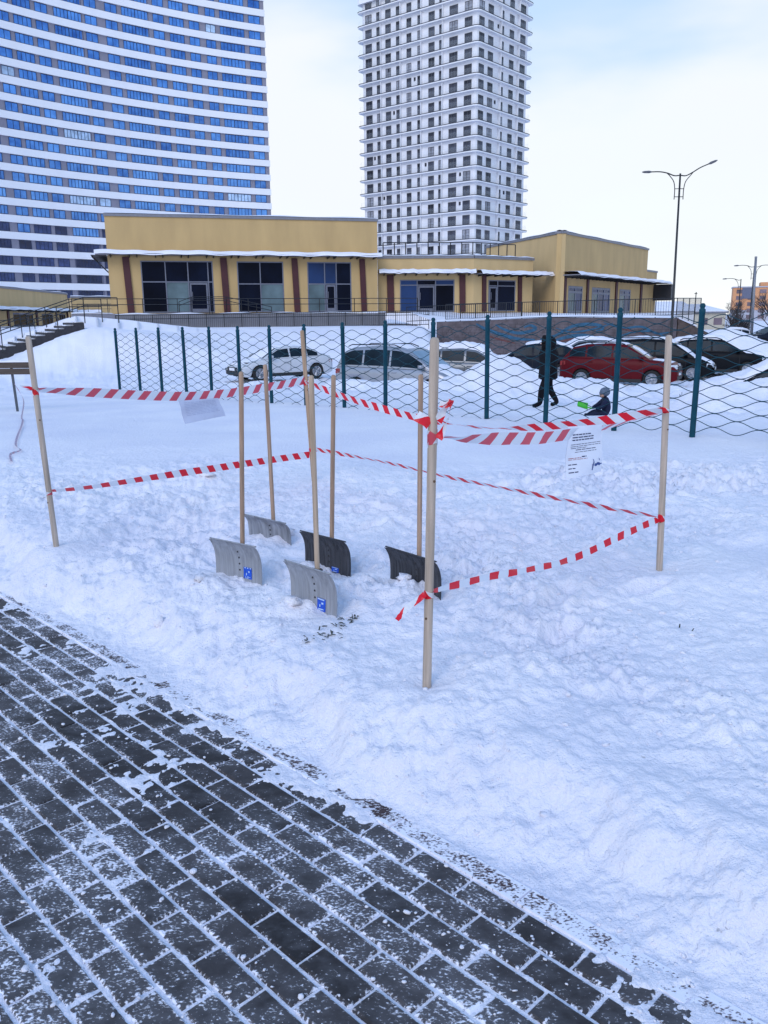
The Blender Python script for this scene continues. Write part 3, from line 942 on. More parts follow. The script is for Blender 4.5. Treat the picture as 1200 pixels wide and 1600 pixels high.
swirl([(.44, .25), (.50, .5), (.56, .95), (.62, 1.1), (.68, 1.05), (.70, .85), (.67, .75)], .09, BLUEP)
swirl([(.46, .0), (.53, .35), (.60, .5), (.66, .4), (.70, .1)], .10, BLUEP)
swirl([(.50, .9), (.55, .7), (.61, .72), (.69, .95), (.74, 1.15)], .05, BLUEP)
swirl([(.70, 1.2), (.78, .9), (.86, .95), (.92, .6), (.97, .65)], .06, BLUEP)
swirl([(.75, .35), (.82, .65), (.90, .7), (.96, .4)], .05, BLUEP)
swirl([(.52, .15), (.58, .3), (.64, .22), (.67, .0)], .05, REDP)
swirl([(.22, .5), (.28, .25), (.34, .05)], .05, REDP)
swirl([(.76, .9), (.82, .75), (.88, .55)], .04, REDP)
railing('terrace_railing', 'black balustered railing on top of the mural wall', [tuple(wall_at(u, 1.3 + .15 * u, -.6)) for u in (0.02, .35, .65, .999)] + [(18.6, 50.0, 1.5)], 1.0, (1., .12), 1.1, 7)
wing = thing('wing_wall', 'brown sloping wing wall running down from the mural wall end', 'wall')
wv = [(15.95, 46.0), (20.6, 48.5), (20.5, 49.0), (15.95, 46.5)]
MB().hexa([(x, y, -1.6) for x, y in wv] + [(15.95, 46.0, 1.36), (20.6, 48.5, -.35), (20.5, 49.0, -.35), (15.95, 46.5, 1.36)]).build('wall_segment', mat('brown_stone', (.10, .07, .06), .9, var=.4, scale=4, bump=.5, bscale=10), wing)
MB().hexa([(15.97, 45.95, 1.365), (17.2, 46.6, .93), (17.1, 47.1, .93), (15.97, 46.55, 1.365), (15.97, 45.95, 1.43), (17.2, 46.6, 1.0), (17.1, 47.1, 1.0), (15.97, 46.55, 1.43)]).build('snow_cap', SNOWC, wing)

# ------------------------------------------------------------------ staircase on the embankment
st = thing('staircase', 'snow dusted dark outdoor staircase climbing the left embankment', 'stairs')
S0, S1 = Vector((-20.6, 39.4, -.75)), Vector((-15.2, 42.6, 1.35))
ud = Vector((S1.x - S0.x, S1.y - S0.y, 0)).normalized()
pd = Vector((-ud.y, ud.x, 0))
STEP = mat('dark_step_stone', (.035, .033, .04), .8, var=.3, scale=5)
NST = 14
for k in range(NST):
    t0, t1 = k / NST, (k + 1) / NST
    a, b = S0.lerp(S1, t0), S0.lerp(S1, t1)
    z = a.z + .25
    s = MB()
    s.hexa([a - pd * 1.5 + Vector((0, 0, -.3)), b - pd * 1.5 + Vector((0, 0, -.45)), b + pd * 1.5 + Vector((0, 0, -.45)), a + pd * 1.5 + Vector((0, 0, -.3)),
            Vector((*(a - pd * 1.5).xy, z)), Vector((*(b - pd * 1.5).xy, z)), Vector((*(b + pd * 1.5).xy, z)), Vector((*(a + pd * 1.5).xy, z))])
    o = s.build('step', STEP, st)
    q = MB()
    for j in range(5):
        y0 = -1.4 + j * .56 + rs.uniform(0, .15)
        y1 = y0 + rs.uniform(.2, .45)
        q.hexa([a + ud * .08 + pd * y0 + Vector((0, 0, .252)), b + pd * y0 * .98 + Vector((0, 0, .10)), b + pd * y1 + Vector((0, 0, .10)), a + ud * .06 + pd * y1 + Vector((0, 0, .252)),
                a + ud * .1 + pd * y0 + Vector((0, 0, .29)), b + pd * y0 + Vector((0, 0, .145)), b + pd * y1 + Vector((0, 0, .145)), a + ud * .1 + pd * y1 + Vector((0, 0, .29))])
    q.build('step_snow', SNOWC, o)
def srail(off, label, ext=0.0):
    z = Vector((0, 0, .32))
    a, b = S0 + pd * off + z - ud * 3 * ext, S1 + pd * off + z
    railing('stair_handrail', label, [tuple(a - Vector((0, 0, 1.1 * ext))), tuple(b), tuple(b + ud * 1.6)], .95, (1., .6), 1.3)
srail(-1.75, 'near black handrail of the left staircase')
srail(1.75, 'far black handrail of the left staircase', .3)
railing('stair_handrail', 'black level rail across the snow left of the staircase', [(-22.5, 45.5, .55), (-17.5, 46.2, .75)], .95, (1., .6), 1.4)

# ------------------------------------------------------------------ curved blue-glazed tower
TWHITE = mat('white_band', (.82, .83, .88), .7, var=.03, scale=.3)
TGREY = mat('violet_grey_strip', (.24, .235, .30), .8, var=.12, scale=.5)
TFRAME = mat('dark_blue_frame', (.015, .03, .09), .5)
def tower_glass():
    m = bpy.data.materials.new('blue_mirror_glazing')
    m.use_nodes = True
    n, l = m.node_tree.nodes, m.node_tree.links
    b = n['Principled BSDF']
    b.inputs['Metallic'].default_value = 0.75
    b.inputs['Roughness'].default_value = 0.12
    tc, oi = n.new('ShaderNodeTexCoord'), n.new('ShaderNodeObjectInfo')
    ad = n.new('ShaderNodeVectorMath'); ad.operation = 'ADD'
    l.new(tc.outputs['Object'], ad.inputs[0]); l.new(oi.outputs['Location'], ad.inputs[1])
    nz = n.new('ShaderNodeTexNoise'); nz.inputs['Scale'].default_value = .7; nz.inputs['Detail'].default_value = 4
    l.new(ad.outputs['Vector'], nz.inputs['Vector'])
    mx = n.new('ShaderNodeMix'); mx.data_type = 'RGBA'
    mx.inputs['A'].default_value = (.030, .105, .38, 1)
    mx.inputs['B'].default_value = (.14, .36, .84, 1)
    mr = n.new('ShaderNodeMapRange'); mr.inputs['From Min'].default_value = .3; mr.inputs['From Max'].default_value = .7
    l.new(nz.outputs['Fac'], mr.inputs['Value'])
    ma = n.new('ShaderNodeMath'); ma.operation = 'MULTIPLY_ADD'; ma.inputs[1].default_value = .5
    l.new(oi.outputs['Random'], ma.inputs[0])
    mb_ = n.new('ShaderNodeMath'); mb_.operation = 'MULTIPLY'; mb_.inputs[1].default_value = .6
    l.new(mr.outputs['Result'], mb_.inputs[0]); l.new(mb_.outputs[0], ma.inputs[2])
    l.new(ma.outputs[0], mx.inputs['Factor'])
    l.new(mx.outputs['Result'], b.inputs['Base Color'])
    return m
TGLASS = tower_glass()
TGLASS_D = mat('dark_painted_reflection_glazing', (.022, .040, .12), .2, metal=.3, var=.6, scale=.8, rnd=.5)  # darker base colour paints in dark ground reflected by the lower rows
TGLASS_P = mat('pale_curtained_glazing', (.40, .55, .75), .3, var=.4, scale=1.2, rnd=.2)

def build_curved_tower():
    S = 1.187
    A0 = np.array([-20.9, 166.5])
    a0 = R(25)
    n0 = np.array([math.sin(a0), -math.cos(a0)])
    Rr = 102.0 * S
    Cc = A0 * S + Rr * n0
    def arc(s, off=0.0):                      # s metres leftwards from the right corner, off outwards to the viewer
        th = s / Rr
        v = -n0
        w = np.array([v[0] * math.cos(th) - v[1] * math.sin(th), v[0] * math.sin(th) + v[1] * math.cos(th)])
        return Cc + (Rr - off) * w, -w
    t = thing('residential_tower', 'curved high-rise with white bands and rows of blue windows', 'tower')
    smax = 62 * S
    ns = 48
    zc0 = 1.6 + (20.84 - 1.6) * S
    k0, k1 = -9, 15
    ztop = zc0 + 3.0 * k1 + 1.6
    w = MB()
    front = [arc(smax * i / ns)[0] for i in range(ns + 1)]
    back = [arc(smax * i / ns, -16)[0] for i in range(ns + 1)]
    zb = -2.0
    vs_ = [(p[0], p[1], zb) for p in front] + [(p[0], p[1], ztop) for p in front] + [(p[0], p[1], zb) for p in back] + [(p[0], p[1], ztop) for p in back]
    m = ns + 1
    fs_ = [(i, i + 1, m + i + 1, m + i) for i in range(ns)] + [(2 * m + i, 3 * m + i, 3 * m + i + 1, 2 * m + i + 1) for i in range(ns)] + [(m + i, m + i + 1, 3 * m + i + 1, 3 * m + i) for i in range(ns)]
    fs_ += [(0, m, 3 * m, 2 * m), (ns, 2 * m + ns, 3 * m + ns, m + ns)]
    w.add(vs_, fs_)
    w.build('facade_wall', TGREY, t)
    # white storey bands
    for k in range(k0, k1 + 1):
        zlo, zhi = zc0 + 3.0 * k + .86, zc0 + 3.0 * k + 2.14
        b = MB()
        vs_ = []
        for i in range(ns + 1):
            s = -0.12 + (smax + .12) * i / ns
            p, q = arc(s, .30)[0], arc(s, .002)[0]
            vs_ += [(p[0], p[1], zlo), (p[0], p[1], zhi), (q[0], q[1], zhi), (q[0], q[1], zlo)]
        fs_ = []
        for i in range(ns):
            o = 4 * i
            for j in range(4):
                fs_.append((o + j, o + (j + 1) % 4, o + 4 + (j + 1) % 4, o + 4 + j))
        fs_ += [(0, 3, 2, 1), (4 * ns, 4 * ns + 1, 4 * ns + 2, 4 * ns + 3)]
        b.add(vs_, fs_)
        b.build('storey_band', TWHITE, t)
    pat = [(.8, 2.95, 2), (3.8, 8.3, 7), (9.15, 10.95, 2), (12.1, 13.95, 2), (14.9, 17.5, 4), (18.45, 20.4, 2), (21.2, 25.85, 8), (26.65, 28.7, 2),
           (30.2, 32.2, 2), (32.7, 37.4, 8), (38.4, 40.4, 2), (41.1, 43.95, 4), (44.65, 46.7, 2), (48, 52.5, 8)]
    cache = {}
    rn = random.Random(11)
    for (a, b, npn) in pat:
        a, b = a * S, b * S
        sm_ = (a + b) / 2
        p, nrm = arc(sm_, .03)
        rz = math.atan2(nrm[1], nrm[0]) + math.pi / 2
        wd = b - a
        for k in range(k0, k1 + 1):
            z = zc0 + 3.0 * k
            slope = (z - 1.6) / p[1]
            if slope > .35 or z < 1.0: continue
            if sm_ < 27 * S and k < -2: continue
            g = TGLASS
            if k <= -3: g = TGLASS_D
            elif k == -2: g = TGLASS if rn.random() < .5 else TGLASS_D
            elif rn.random() < .025: g = TGLASS_P
            key = (round(wd, 2), npn, g.name)
            if key not in cache:
                q = MB()
                h = .80
                q.box(-wd / 2, wd / 2, 0, .02, -h, h, 0)
                for j in range(npn + 1):
                    x = -wd / 2 + wd * j / npn
                    th_ = .07 if (j in (0, npn) or (npn > 5 and j == npn // 2)) else .035
                    q.box(max(x - th_, -wd / 2), min(x + th_, wd / 2), -.05, .0, -h, h, 1)
                q.box(-wd / 2, wd / 2, -.045, 0, h - .1, h - .001, 1).box(-wd / 2, wd / 2, -.045, 0, -h + .001, -h + .1, 1)
                cache[key] = q.mesh('window', [g, TFRAME])
            link('window', cache[key], t, (p[0], p[1], z), rz)
build_curved_tower()

# ------------------------------------------------------------------ balconied white tower
def build_balcony_tower():
    S = 1.175
    C = Vector((17.14, 160)) * S
    Lp = Vector((-4.54, 178)) * S
    Rp = Vector((29.19, 174)) * S
    t = thing('residential_tower', 'white high-rise with balconies on every floor and dark windows', 'tower')
    wallm = mat('white_tower_render', (.76, .77, .82), .8, var=.06, scale=.4)
    slabm = mat('white_slab', (.82, .83, .87), .7, var=.03, scale=.4)
    edgem = mat('dark_slab_edge', (.035, .038, .055), .7, spec=.1)
    glm = mat('dark_balcony_glass', (.055, .060, .080), .12, var=.5, scale=.8, rnd=.5, spec=.12)
    glp = mat('curtained_balcony_glass', (.22, .23, .27), .3, var=.4, scale=1.2, rnd=.4, spec=.1)
    rw = random.Random(31)
    frm = mat('dark_balcony_frame', (.06, .063, .08), .5)
    rail = bpy.data.materials.new('clear_balcony_glass')
    rail.use_nodes = True
    n, l = rail.node_tree.nodes, rail.node_tree.links
    n['Principled BSDF'].inputs['Base Color'].default_value = (.75, .82, .9, 1)
    n['Principled BSDF'].inputs['Roughness'].default_value = .1
    tr = n.new('ShaderNodeBsdfTransparent'); ms = n.new('ShaderNodeMixShader'); ms.inputs[0].default_value = .09
    l.new(tr.outputs[0], ms.inputs[1]); l.new(n['Principled BSDF'].outputs[0], ms.inputs[2]); l.new(ms.outputs[0], n['Material Output'].inputs['Surface'])
    dl, dr = (Lp - C), (Rp - C)
    LL, LR = dl.length, dr.length
    ul, ur = dl / LL, dr / LR
    bk = ul * 0 + (Lp + dr)                       # far corner
    def ring(off):                                 # plan outline inset by off metres, corners of the near side softened
        c, a, b, e = C + ul * off * 1.0 + ur * off * 1.0, Lp - ul * off + ur * off, Rp - ur * off + ul * off, bk - ul * off - ur * off
        out = []
        for (p, q, r_) in ((a, c, 1.0), (c, b, 1.0)):
            pass
        def soft(pv, p, nx, r_):
            d0, d1 = (pv - p).normalized(), (nx - p).normalized()
            return [p + d0 * r_, p + (d0 + d1) * r_ * .28, p + d1 * r_]
        r_ = max(.9 - off * .4, .2)
        return soft(e, a, c, r_) + soft(a, c, b, r_) + soft(c, b, e, r_) + soft(b, e, a, r_)
    def prism(mb, rg, z0, z1, mi=0):
        n_ = len(rg)
        mb.add([(p.x, p.y, z0) for p in rg] + [(p.x, p.y, z1) for p in rg],
               [(i, (i + 1) % n_, n_ + (i + 1) % n_, n_ + i) for i in range(n_)] + [tuple(range(n_ - 1, -1, -1)), tuple(range(n_, 2 * n_))], mi)
    z00 = 1.6 + (15.5 - 1.6) * S
    pitch = 2.54 * S
    K0, K1 = -3, 18
    core = MB()
    prism(core, ring(.85), -2, z00 + K1 * pitch - .1)
    core.build('wall', wallm, t)
    outer, inner = ring(0), ring(.16)
    for k in range(K0, K1 + 1):
        z = z00 + k * pitch
        sb = MB()
        if k == K1:
            prism(sb, outer, z - 1.55, z)
            sb.build('roof_parapet', slabm, t)
            continue
        prism(sb, outer, z - .36, z - .12)
        o = sb.build('balcony_slab', slabm, t)
        eb = MB()
        prism(eb, ring(-.05), z - .118, z)
        eb.build('slab_edge', edgem, o)
        gb = MB()
        n_ = len(inner)
        gb.add([(p.x, p.y, z + .05) for p in inner] + [(p.x, p.y, z + 1.1) for p in inner], [(i, (i + 1) % n_, n_ + (i + 1) % n_, n_ + i) for i in range(3, 9)] + [(0, 1, n_ + 1, n_), (1, 2, n_ + 2, n_ + 1), (2, 3, n_ + 3, n_ + 2)])
        gb.build('glass_railing', rail, o)
        # partition fins between flats
        def fin(vs4):
            MB().hexa([(v.x, v.y, z + .001) for v in vs4] + [(v.x, v.y, z + pitch - .361) for v in vs4]).build('balcony_fin', wallm, o)
        for s in (7.9, 12.75, 17.6, 22.4):
            p = C + ul * (s * S) + ur * .25
            q = p + ur * .7
            e = ul * .12
            fin((p, p + e, q + e, q))
        for s in (7.79, 13.89):
            p = C + ur * (s * S) + ul * .25
            q = p + ul * .7
            e = ur * .12
            fin((p, p + e, q + e, q))
    WL = [(1.75, 3.35), (4.85, 6.65), (8.2, 8.9), (9.95, 11.3), (12.95, 13.85), (15.3, 16.4), (17.85, 18.9), (20.2, 21.5), (22.65, 23.7), (24.9, 26.5)]
    WR = [(1.3, 2.9), (4.15, 5.76), (8.24, 9.18), (11.16, 12.61), (14.53, 16.6)]
    cache = {}
    for (ws, u, v, sgn) in ((WL, ul, ur, 1), (WR, ur, ul, 0)):
        for (a, b) in ws:
            wd = (b - a) * S
            for gi, gmat in enumerate((glm, glp)):
                key = (round(wd, 2), gi)
                if key in cache: continue
                q = MB()
                h = 1.98
                npn = 1 if wd < 1.2 else (2 if wd < 1.9 else 3)
                q.box(-wd / 2, wd / 2, -.03, .0, 0, h, 0)
                for j in range(npn + 1):
                    x = -wd / 2 + wd * j / npn
                    q.box(max(x - .06, -wd / 2), min(x + .06, wd / 2), -.08, -.03, 0, h, 1)
                q.box(-wd / 2, wd / 2, -.075, -.03, h - .12, h - .001, 1).box(-wd / 2, wd / 2, -.075, -.03, .62, .70, 1)
                cache[key] = q.mesh('window', [gmat, frm])
            p = C + u * ((a + b) / 2 * S) + v * .845
            nrm = -v
            rz = math.atan2(nrm.y, nrm.x) + math.pi / 2
            for k in range(K0 + 2, K1):
                z = z00 + k * pitch
                if (z - 1.6) / p.y > .36: continue
                link('window', cache[(round(wd, 2), 1 if rw.random() < .13 else 0)], t, (p.x, p.y, z + .06), rz)
    # a few outdoor air-conditioning units on the balconies
    for s, k, f in ((3.9, 4, 0), (3.9, 2, 0), (14.4, 11, 0), (19.4, 9, 0), (11.8, 5, 0), (7.2, 14, 1), (10.2, 3, 1), (22.0, 3, 0), (20.6, 12, 0), (24.3, 6, 0), (6.5, 9, 1)):
        u, v = (ul, ur) if f == 0 else (ur, ul)
        p = C + u * (s * S) + v * 1.0
        MB().box(p.x - .4, p.x + .4, p.y - .2, p.y + .2, z00 + k * pitch + 1.2, z00 + k * pitch + 1.9).build('air_conditioner', edgem, t)
build_balcony_tower()

# ------------------------------------------------------------------ street lamps
def lamp_post(label, x, y, zb, h, arms, r=.07, sc=1.0, m=IRON, lean=0.0):
    t = thing('street_lamp', label, 'street lamp', (x, y, zb))
    top = Vector((lean, 0, h))
    MB().tube([(0, 0, -.3), (0, 0, .9), (lean * .12, 0, 1.0), tuple(top)], [r * 1.3, r * 1.3, r, r * .65], 8).build('pole', m, t, smooth=True)
    for sgn, tilt, yaw in arms:
        c, s = math.cos(yaw), math.sin(yaw)
        def q(a, z): return (lean + sgn * a * c, sgn * a * s, h + z)
        main = smooth_path([q(0, -.10), q(.35, -.12), q(.75, .02 + tilt * .1), q(1.2, .10 + tilt * .5), q(1.75, .10 + tilt)], 18)
        main = [Vector(p) for p in main]
        main = [Vector((top.x + (p.x - top.x) * sc, p.y * sc, h + (p.z - h) * sc)) for p in main]
        arm = MB().tube(main, .035 * sc, 6)
        lo = smooth_path([q(.27, -1.45), q(.27, -.9), q(.36, -.45), q(.62, -.12), q(.8, .03 + tilt * .12)], 16)
        lo = [Vector((top.x + (p.x - top.x) * sc, p.y * sc, h + (p.z - h) * sc)) for p in lo]
        arm.tube(lo, .026 * sc, 6)
        for z in (-.85, -1.3):
            arm.tube([(top.x, 0, h + z * sc), tuple(top + Vector((sgn * .27 * c * sc, sgn * .27 * s * sc, z * sc)))], .022 * sc, 5)
        o = arm.build('arm', m, t, smooth=True)
        e, e0 = main[-1], main[-4]
        d_ = (e - e0).normalized()
        MB().tube([e - d_ * .05, e + d_ * .1 * sc, e + d_ * .4 * sc, e + d_ * .52 * sc], [.035 * sc, .075 * sc, .06 * sc, .02 * sc], 8).build('lamp_head', mat('lamp_head_grey', (.10, .10, .12), .5), o, smooth=True)
lamp_post('tall black double-arm street lamp rising beside the mural wall', 14.97, 44.0, -.6, 9.0, [(-1, .0, .0), (1, .46, .1)], .07, .84, lean=-.12)
GREYM = mat('grey_galvanised', (.22, .23, .26), .5, metal=.4)
lamp_post('double-arm street lamp among the far parked cars at right', 40.9, 95.0, -1.0, 7.7, [(-1, -.05, 0), (1, -.05, 0)], .09, 1.0)
lamp_post('single-arm street lamp farthest off before the orange block', 45.8, 110.0, -1.0, 6.9, [(-1, -.05, 0)], .09, 1.05)
pole = thing('utility_pole', 'plain pale metal pole standing before the orange block', 'pole', (32.6, 75, -1.1))
MB().tube([(0, 0, -.2), (-.25, 0, 7.4)], [.13, .10], 10).build('shaft', GREYM, pole, smooth=True)
MB().lathe([(.0, 7.52), (.10, 7.5), (.115, 7.4), (.10, 7.36)], 10, Matrix.Translation((-.25, 0, 0))).build('cap', GREYM, pole)
pole2 = thing('utility_pole', 'short thin dark pole beside the far cream shed', 'pole', (33.6, 92, -1.0))
MB().tube([(0, 0, -.2), (.02, 0, 4.9)], [.07, .05], 8).build('shaft', IRON, pole2)
MB().box(-.14, .14, -.05, .05, 4.7, 4.78).build('crossbar', IRON, pole2)

# ------------------------------------------------------------------ far buildings at right
ob = thing('apartment_block', 'far orange and grey apartment block at the right edge', 'building')
Mo, Lo = frame((134.8, 330), (170.5, 317))
OR = mat('orange_render', (.62, .30, .15), .85, var=.08, scale=.2)
GRB = mat('pale_grey_render', (.42, .43, .50), .85, var=.08, scale=.2)
OWIN = mat('far_window', (.14, .10, .12), .4, var=.4, scale=.3, rnd=.4)
MB(Mo).box(0, Lo, 0, 14, 3.0, 11.3).build('upper_storeys', OR, ob)
MB(Mo).box(0, Lo, .2, 14, -8, 2.99).build('lower_storeys', GRB, ob)
MB(Mo).box(9.5, 15, 1, 10, 11.3, 13.2).build('stair_head', OR, ob)
MB(Mo).box(-.3, Lo + .3, -.3, 14, 11.301, 11.7).build('roof_edge', GRB, ob)
for j in range(6):
    for i in range(9):
        w = MB(Mo)
        w.box(1.2 + i * 4.1, 3.5 + i * 4.1, -.1 if j > 1 else .1, .25, -2.6 + j * 2.35, -1.2 + j * 2.35)
        w.build('window', OWIN, ob)
for x in (3.2, 16.5, 30):
    MB(Mo).box(x, x + 3.6, -.25, -.02, 7.2, 11.2).build('balcony_panel', mat('slate_panel', (.12, .13, .19), .7), ob)
cs_ = thing('cream_shed', 'long low cream shed with snowy roof in the far right distance', 'building')
Mh, Lh = frame((44.5, 150), (61.5, 153))
MB(Mh).box(0, Lh, 0, 12, -2, 1.9).build('wall', mat('cream_render', (.50, .45, .36), .85), cs_)
MB(Mh).add([(-.3, -.4, 1.9), (Lh + .3, -.4, 1.9), (Lh + .3, 9, 3.2), (-.3, 9, 3.2), (-.3, -.4, 2.1), (Lh + .3, -.4, 2.1), (Lh + .3, 9, 3.45), (-.3, 9, 3.45)], [(4, 5, 6, 7), (0, 1, 5, 4), (1, 2, 6, 5), (3, 0, 4, 7)]).build('roof', SNOWC, cs_)
MB(Mh).box(-.3, Lh + .3, -.45, -.38, 1.75, 2.02).build('gutter', GREYCAP, cs_)
for i in range(6):
    MB(Mh).box(1 + i * 2.8, 2.6 + i * 2.8, -.06, .02, -.3, .9).build('window', OWIN, cs_)
sh2 = thing('white_house', 'small white house with snowy roof behind the wing wall', 'building')
Mq, Lq = frame((38.0, 112), (46.0, 113))
MB(Mq).box(-7, Lq - 5, 0, 8, -2, 2.0).build('wall', mat('offwhite_render', (.55, .54, .55), .85), sh2)
MB(Mq).add([(-7.3, -.3, 2.0), (Lq - 4.7, -.3, 2.0), (Lq - 4.7, 4, 3.3), (-7.3, 4, 3.3), (-7.3, 8.3, 2.0), (Lq - 4.7, 8.3, 2.0)], [(0, 1, 2, 3), (3, 2, 5, 4), (0, 3, 4), (1, 5, 2)]).build('roof', SNOWC, sh2)
for i in range(3):
    MB(Mq).box(-6 + i * 3, -4.6 + i * 3, -.06, .02, -.2, 1.0).build('window', OWIN, sh2)

# ------------------------------------------------------------------ bare trees and shrubs in the distance
BARK = mat('bare_twigs', (.055, .045, .045), .9, var=.2)
def bare_tree(name, label, x, y, z, h, spread, seed, stems=1, cat='tree'):
    rr = random.Random(seed)
    t = thing(name, label, cat, (x, y, z))
    tr, tw_ = MB(), MB()
    def grow(mb, p, d, ln, r_, lev):
        q = p + d * ln
        mb_ = tr if lev < 1 else tw_
        mb_.tube([p, p.lerp(q, .5) + Vector((rr.uniform(-.05, .05), rr.uniform(-.05, .05), 0)) * ln, q], [r_, r_ * .8, r_ * .6], 5 if lev < 1 else 3, caps=False)
        if lev >= 4: return
        for _ in range(4 if lev else 6):
            a = rr.uniform(0, 6.283)
            dd = (d * rr.uniform(.7, 1.2) + Vector((math.cos(a), math.sin(a), rr.uniform(-.1, .5))) * spread).normalized()
            grow(mb, p.lerp(q, rr.uniform(.35, 1.0)), dd, ln * rr.uniform(.5, .75), r_ * .55, lev + 1)
    for _ in range(stems):
        d = Vector((rr.uniform(-.15, .15), rr.uniform(-.15, .15), 1)).normalized()
        if stems > 1: d = (d + Vector((rr.uniform(-.5, .5), rr.uniform(-.5, .5), 0))).normalized()
        grow(tr, Vector((rr.uniform(-.3, .3) * (stems > 1), 0, -.2)), d, h * (.42 if stems == 1 else .35), h * .02, 0)
    tr.build('trunk', BARK, t)
    tw_.build('crown', BARK, t)
bare_tree('bare_shrub', 'dark bare shrub in front of the far cream shed', 43.4, 105, -1.1, 4.2, .75, 1, 4, 'shrub')
bare_tree('bare_shrub', 'smaller bare shrub left of the far lamp posts', 45.3, 106, -1.1, 3.4, .8, 2, 4, 'shrub')
bare_tree('bare_tree', 'bare tree before the orange block at the right edge', 51.0, 112, -1.1, 7.0, .65, 3)
bare_tree('bare_tree', 'bare tree just left of the far double-arm lamp', 48.7, 118, -1.1, 6.0, .65, 4)
bare_tree('bare_tree', 'slim bare tree between the far lamp posts', 46.8, 113, -1.1, 5.4, .6, 6)

# ------------------------------------------------------------------ parked cars
TYRE = mat('tyre_rubber', (.012, .012, .013), .85, var=.2)
RIM = mat('alloy_rim', (.45, .46, .50), .35, metal=.7)
CGLASS = mat('car_glass', (.012, .022, .032), .07, var=.6, scale=1.5, spec=.07)
CGLASSB = mat('car_glass_frosted', (.16, .27, .38), .35, var=.3, scale=2)
CBLACK = mat('black_trim', (.012, .012, .014), .6)
HEADL = mat('headlamp', (.55, .60, .68), .15, var=.3, scale=12)
TAILL = mat('tail_lamp', (.25, .012, .015), .3)
PLATE = mat('number_plate', (.75, .75, .78), .5)
KIND = {
 'sedan': dict(L=4.5, W=1.78, H=1.45, top=[(-2.25, .80), (-2.15, .97), (-1.7, 1.02), (-1.2, .98), (1.0, .93), (1.6, .84), (2.1, .70), (2.25, .52)],
               roof=[(-1.85, .98), (-1.05, 1.36), (-.4, 1.44), (.15, 1.42), (.45, 1.36), (1.2, .92)], glass=[(-1.45, -.95), (-.88, -.12), (-.04, .95)], ws=(.48, 1.12), rw=(-1.75, -1.1), wheels=(-1.35, 1.36)),
 'suv': dict(L=4.45, W=1.84, H=1.66, top=[(-2.22, .85), (-2.15, 1.08), (-1.8, 1.12), (1.0, 1.06), (1.6, 1.0), (2.05, .90), (2.22, .66)],
             roof=[(-2.12, 1.08), (-1.72, 1.50), (-1.2, 1.61), (-.3, 1.66), (.3, 1.60), (1.25, 1.04)], glass=[(-1.85, -1.22), (-1.15, -.22), (-.14, .95)], ws=(.34, 1.16), rw=(-2.08, -1.76), wheels=(-1.32, 1.34)),
 'van': dict(L=4.65, W=1.84, H=1.74, top=[(-2.32, .80), (-2.28, 1.02), (-1.9, 1.06), (1.2, 1.0), (1.8, .90), (2.2, .72), (2.32, .52)],
             roof=[(-2.30, 1.0), (-2.02, 1.52), (-1.6, 1.68), (-.6, 1.74), (.2, 1.70), (.62, 1.58), (1.5, .99)], glass=[(-2.0, -1.18), (-1.10, -.12), (-.04, 1.15)], ws=(.66, 1.42), rw=(-2.26, -2.06), wheels=(-1.38, 1.46)),
 'hatch': dict(L=4.1, W=1.74, H=1.5, top=[(-2.05, .78), (-2.0, 1.0), (-1.6, 1.02), (1.0, .95), (1.5, .87), (1.95, .72), (2.05, .52)],
               roof=[(-1.95, .98), (-1.5, 1.36), (-1.0, 1.46), (-.2, 1.5), (.35, 1.42), (1.15, .93)], glass=[(-1.6, -1.0), (-.93, -.1), (-.02, .9)], ws=(.42, 1.08), rw=(-1.9, -1.54), wheels=(-1.25, 1.28))}

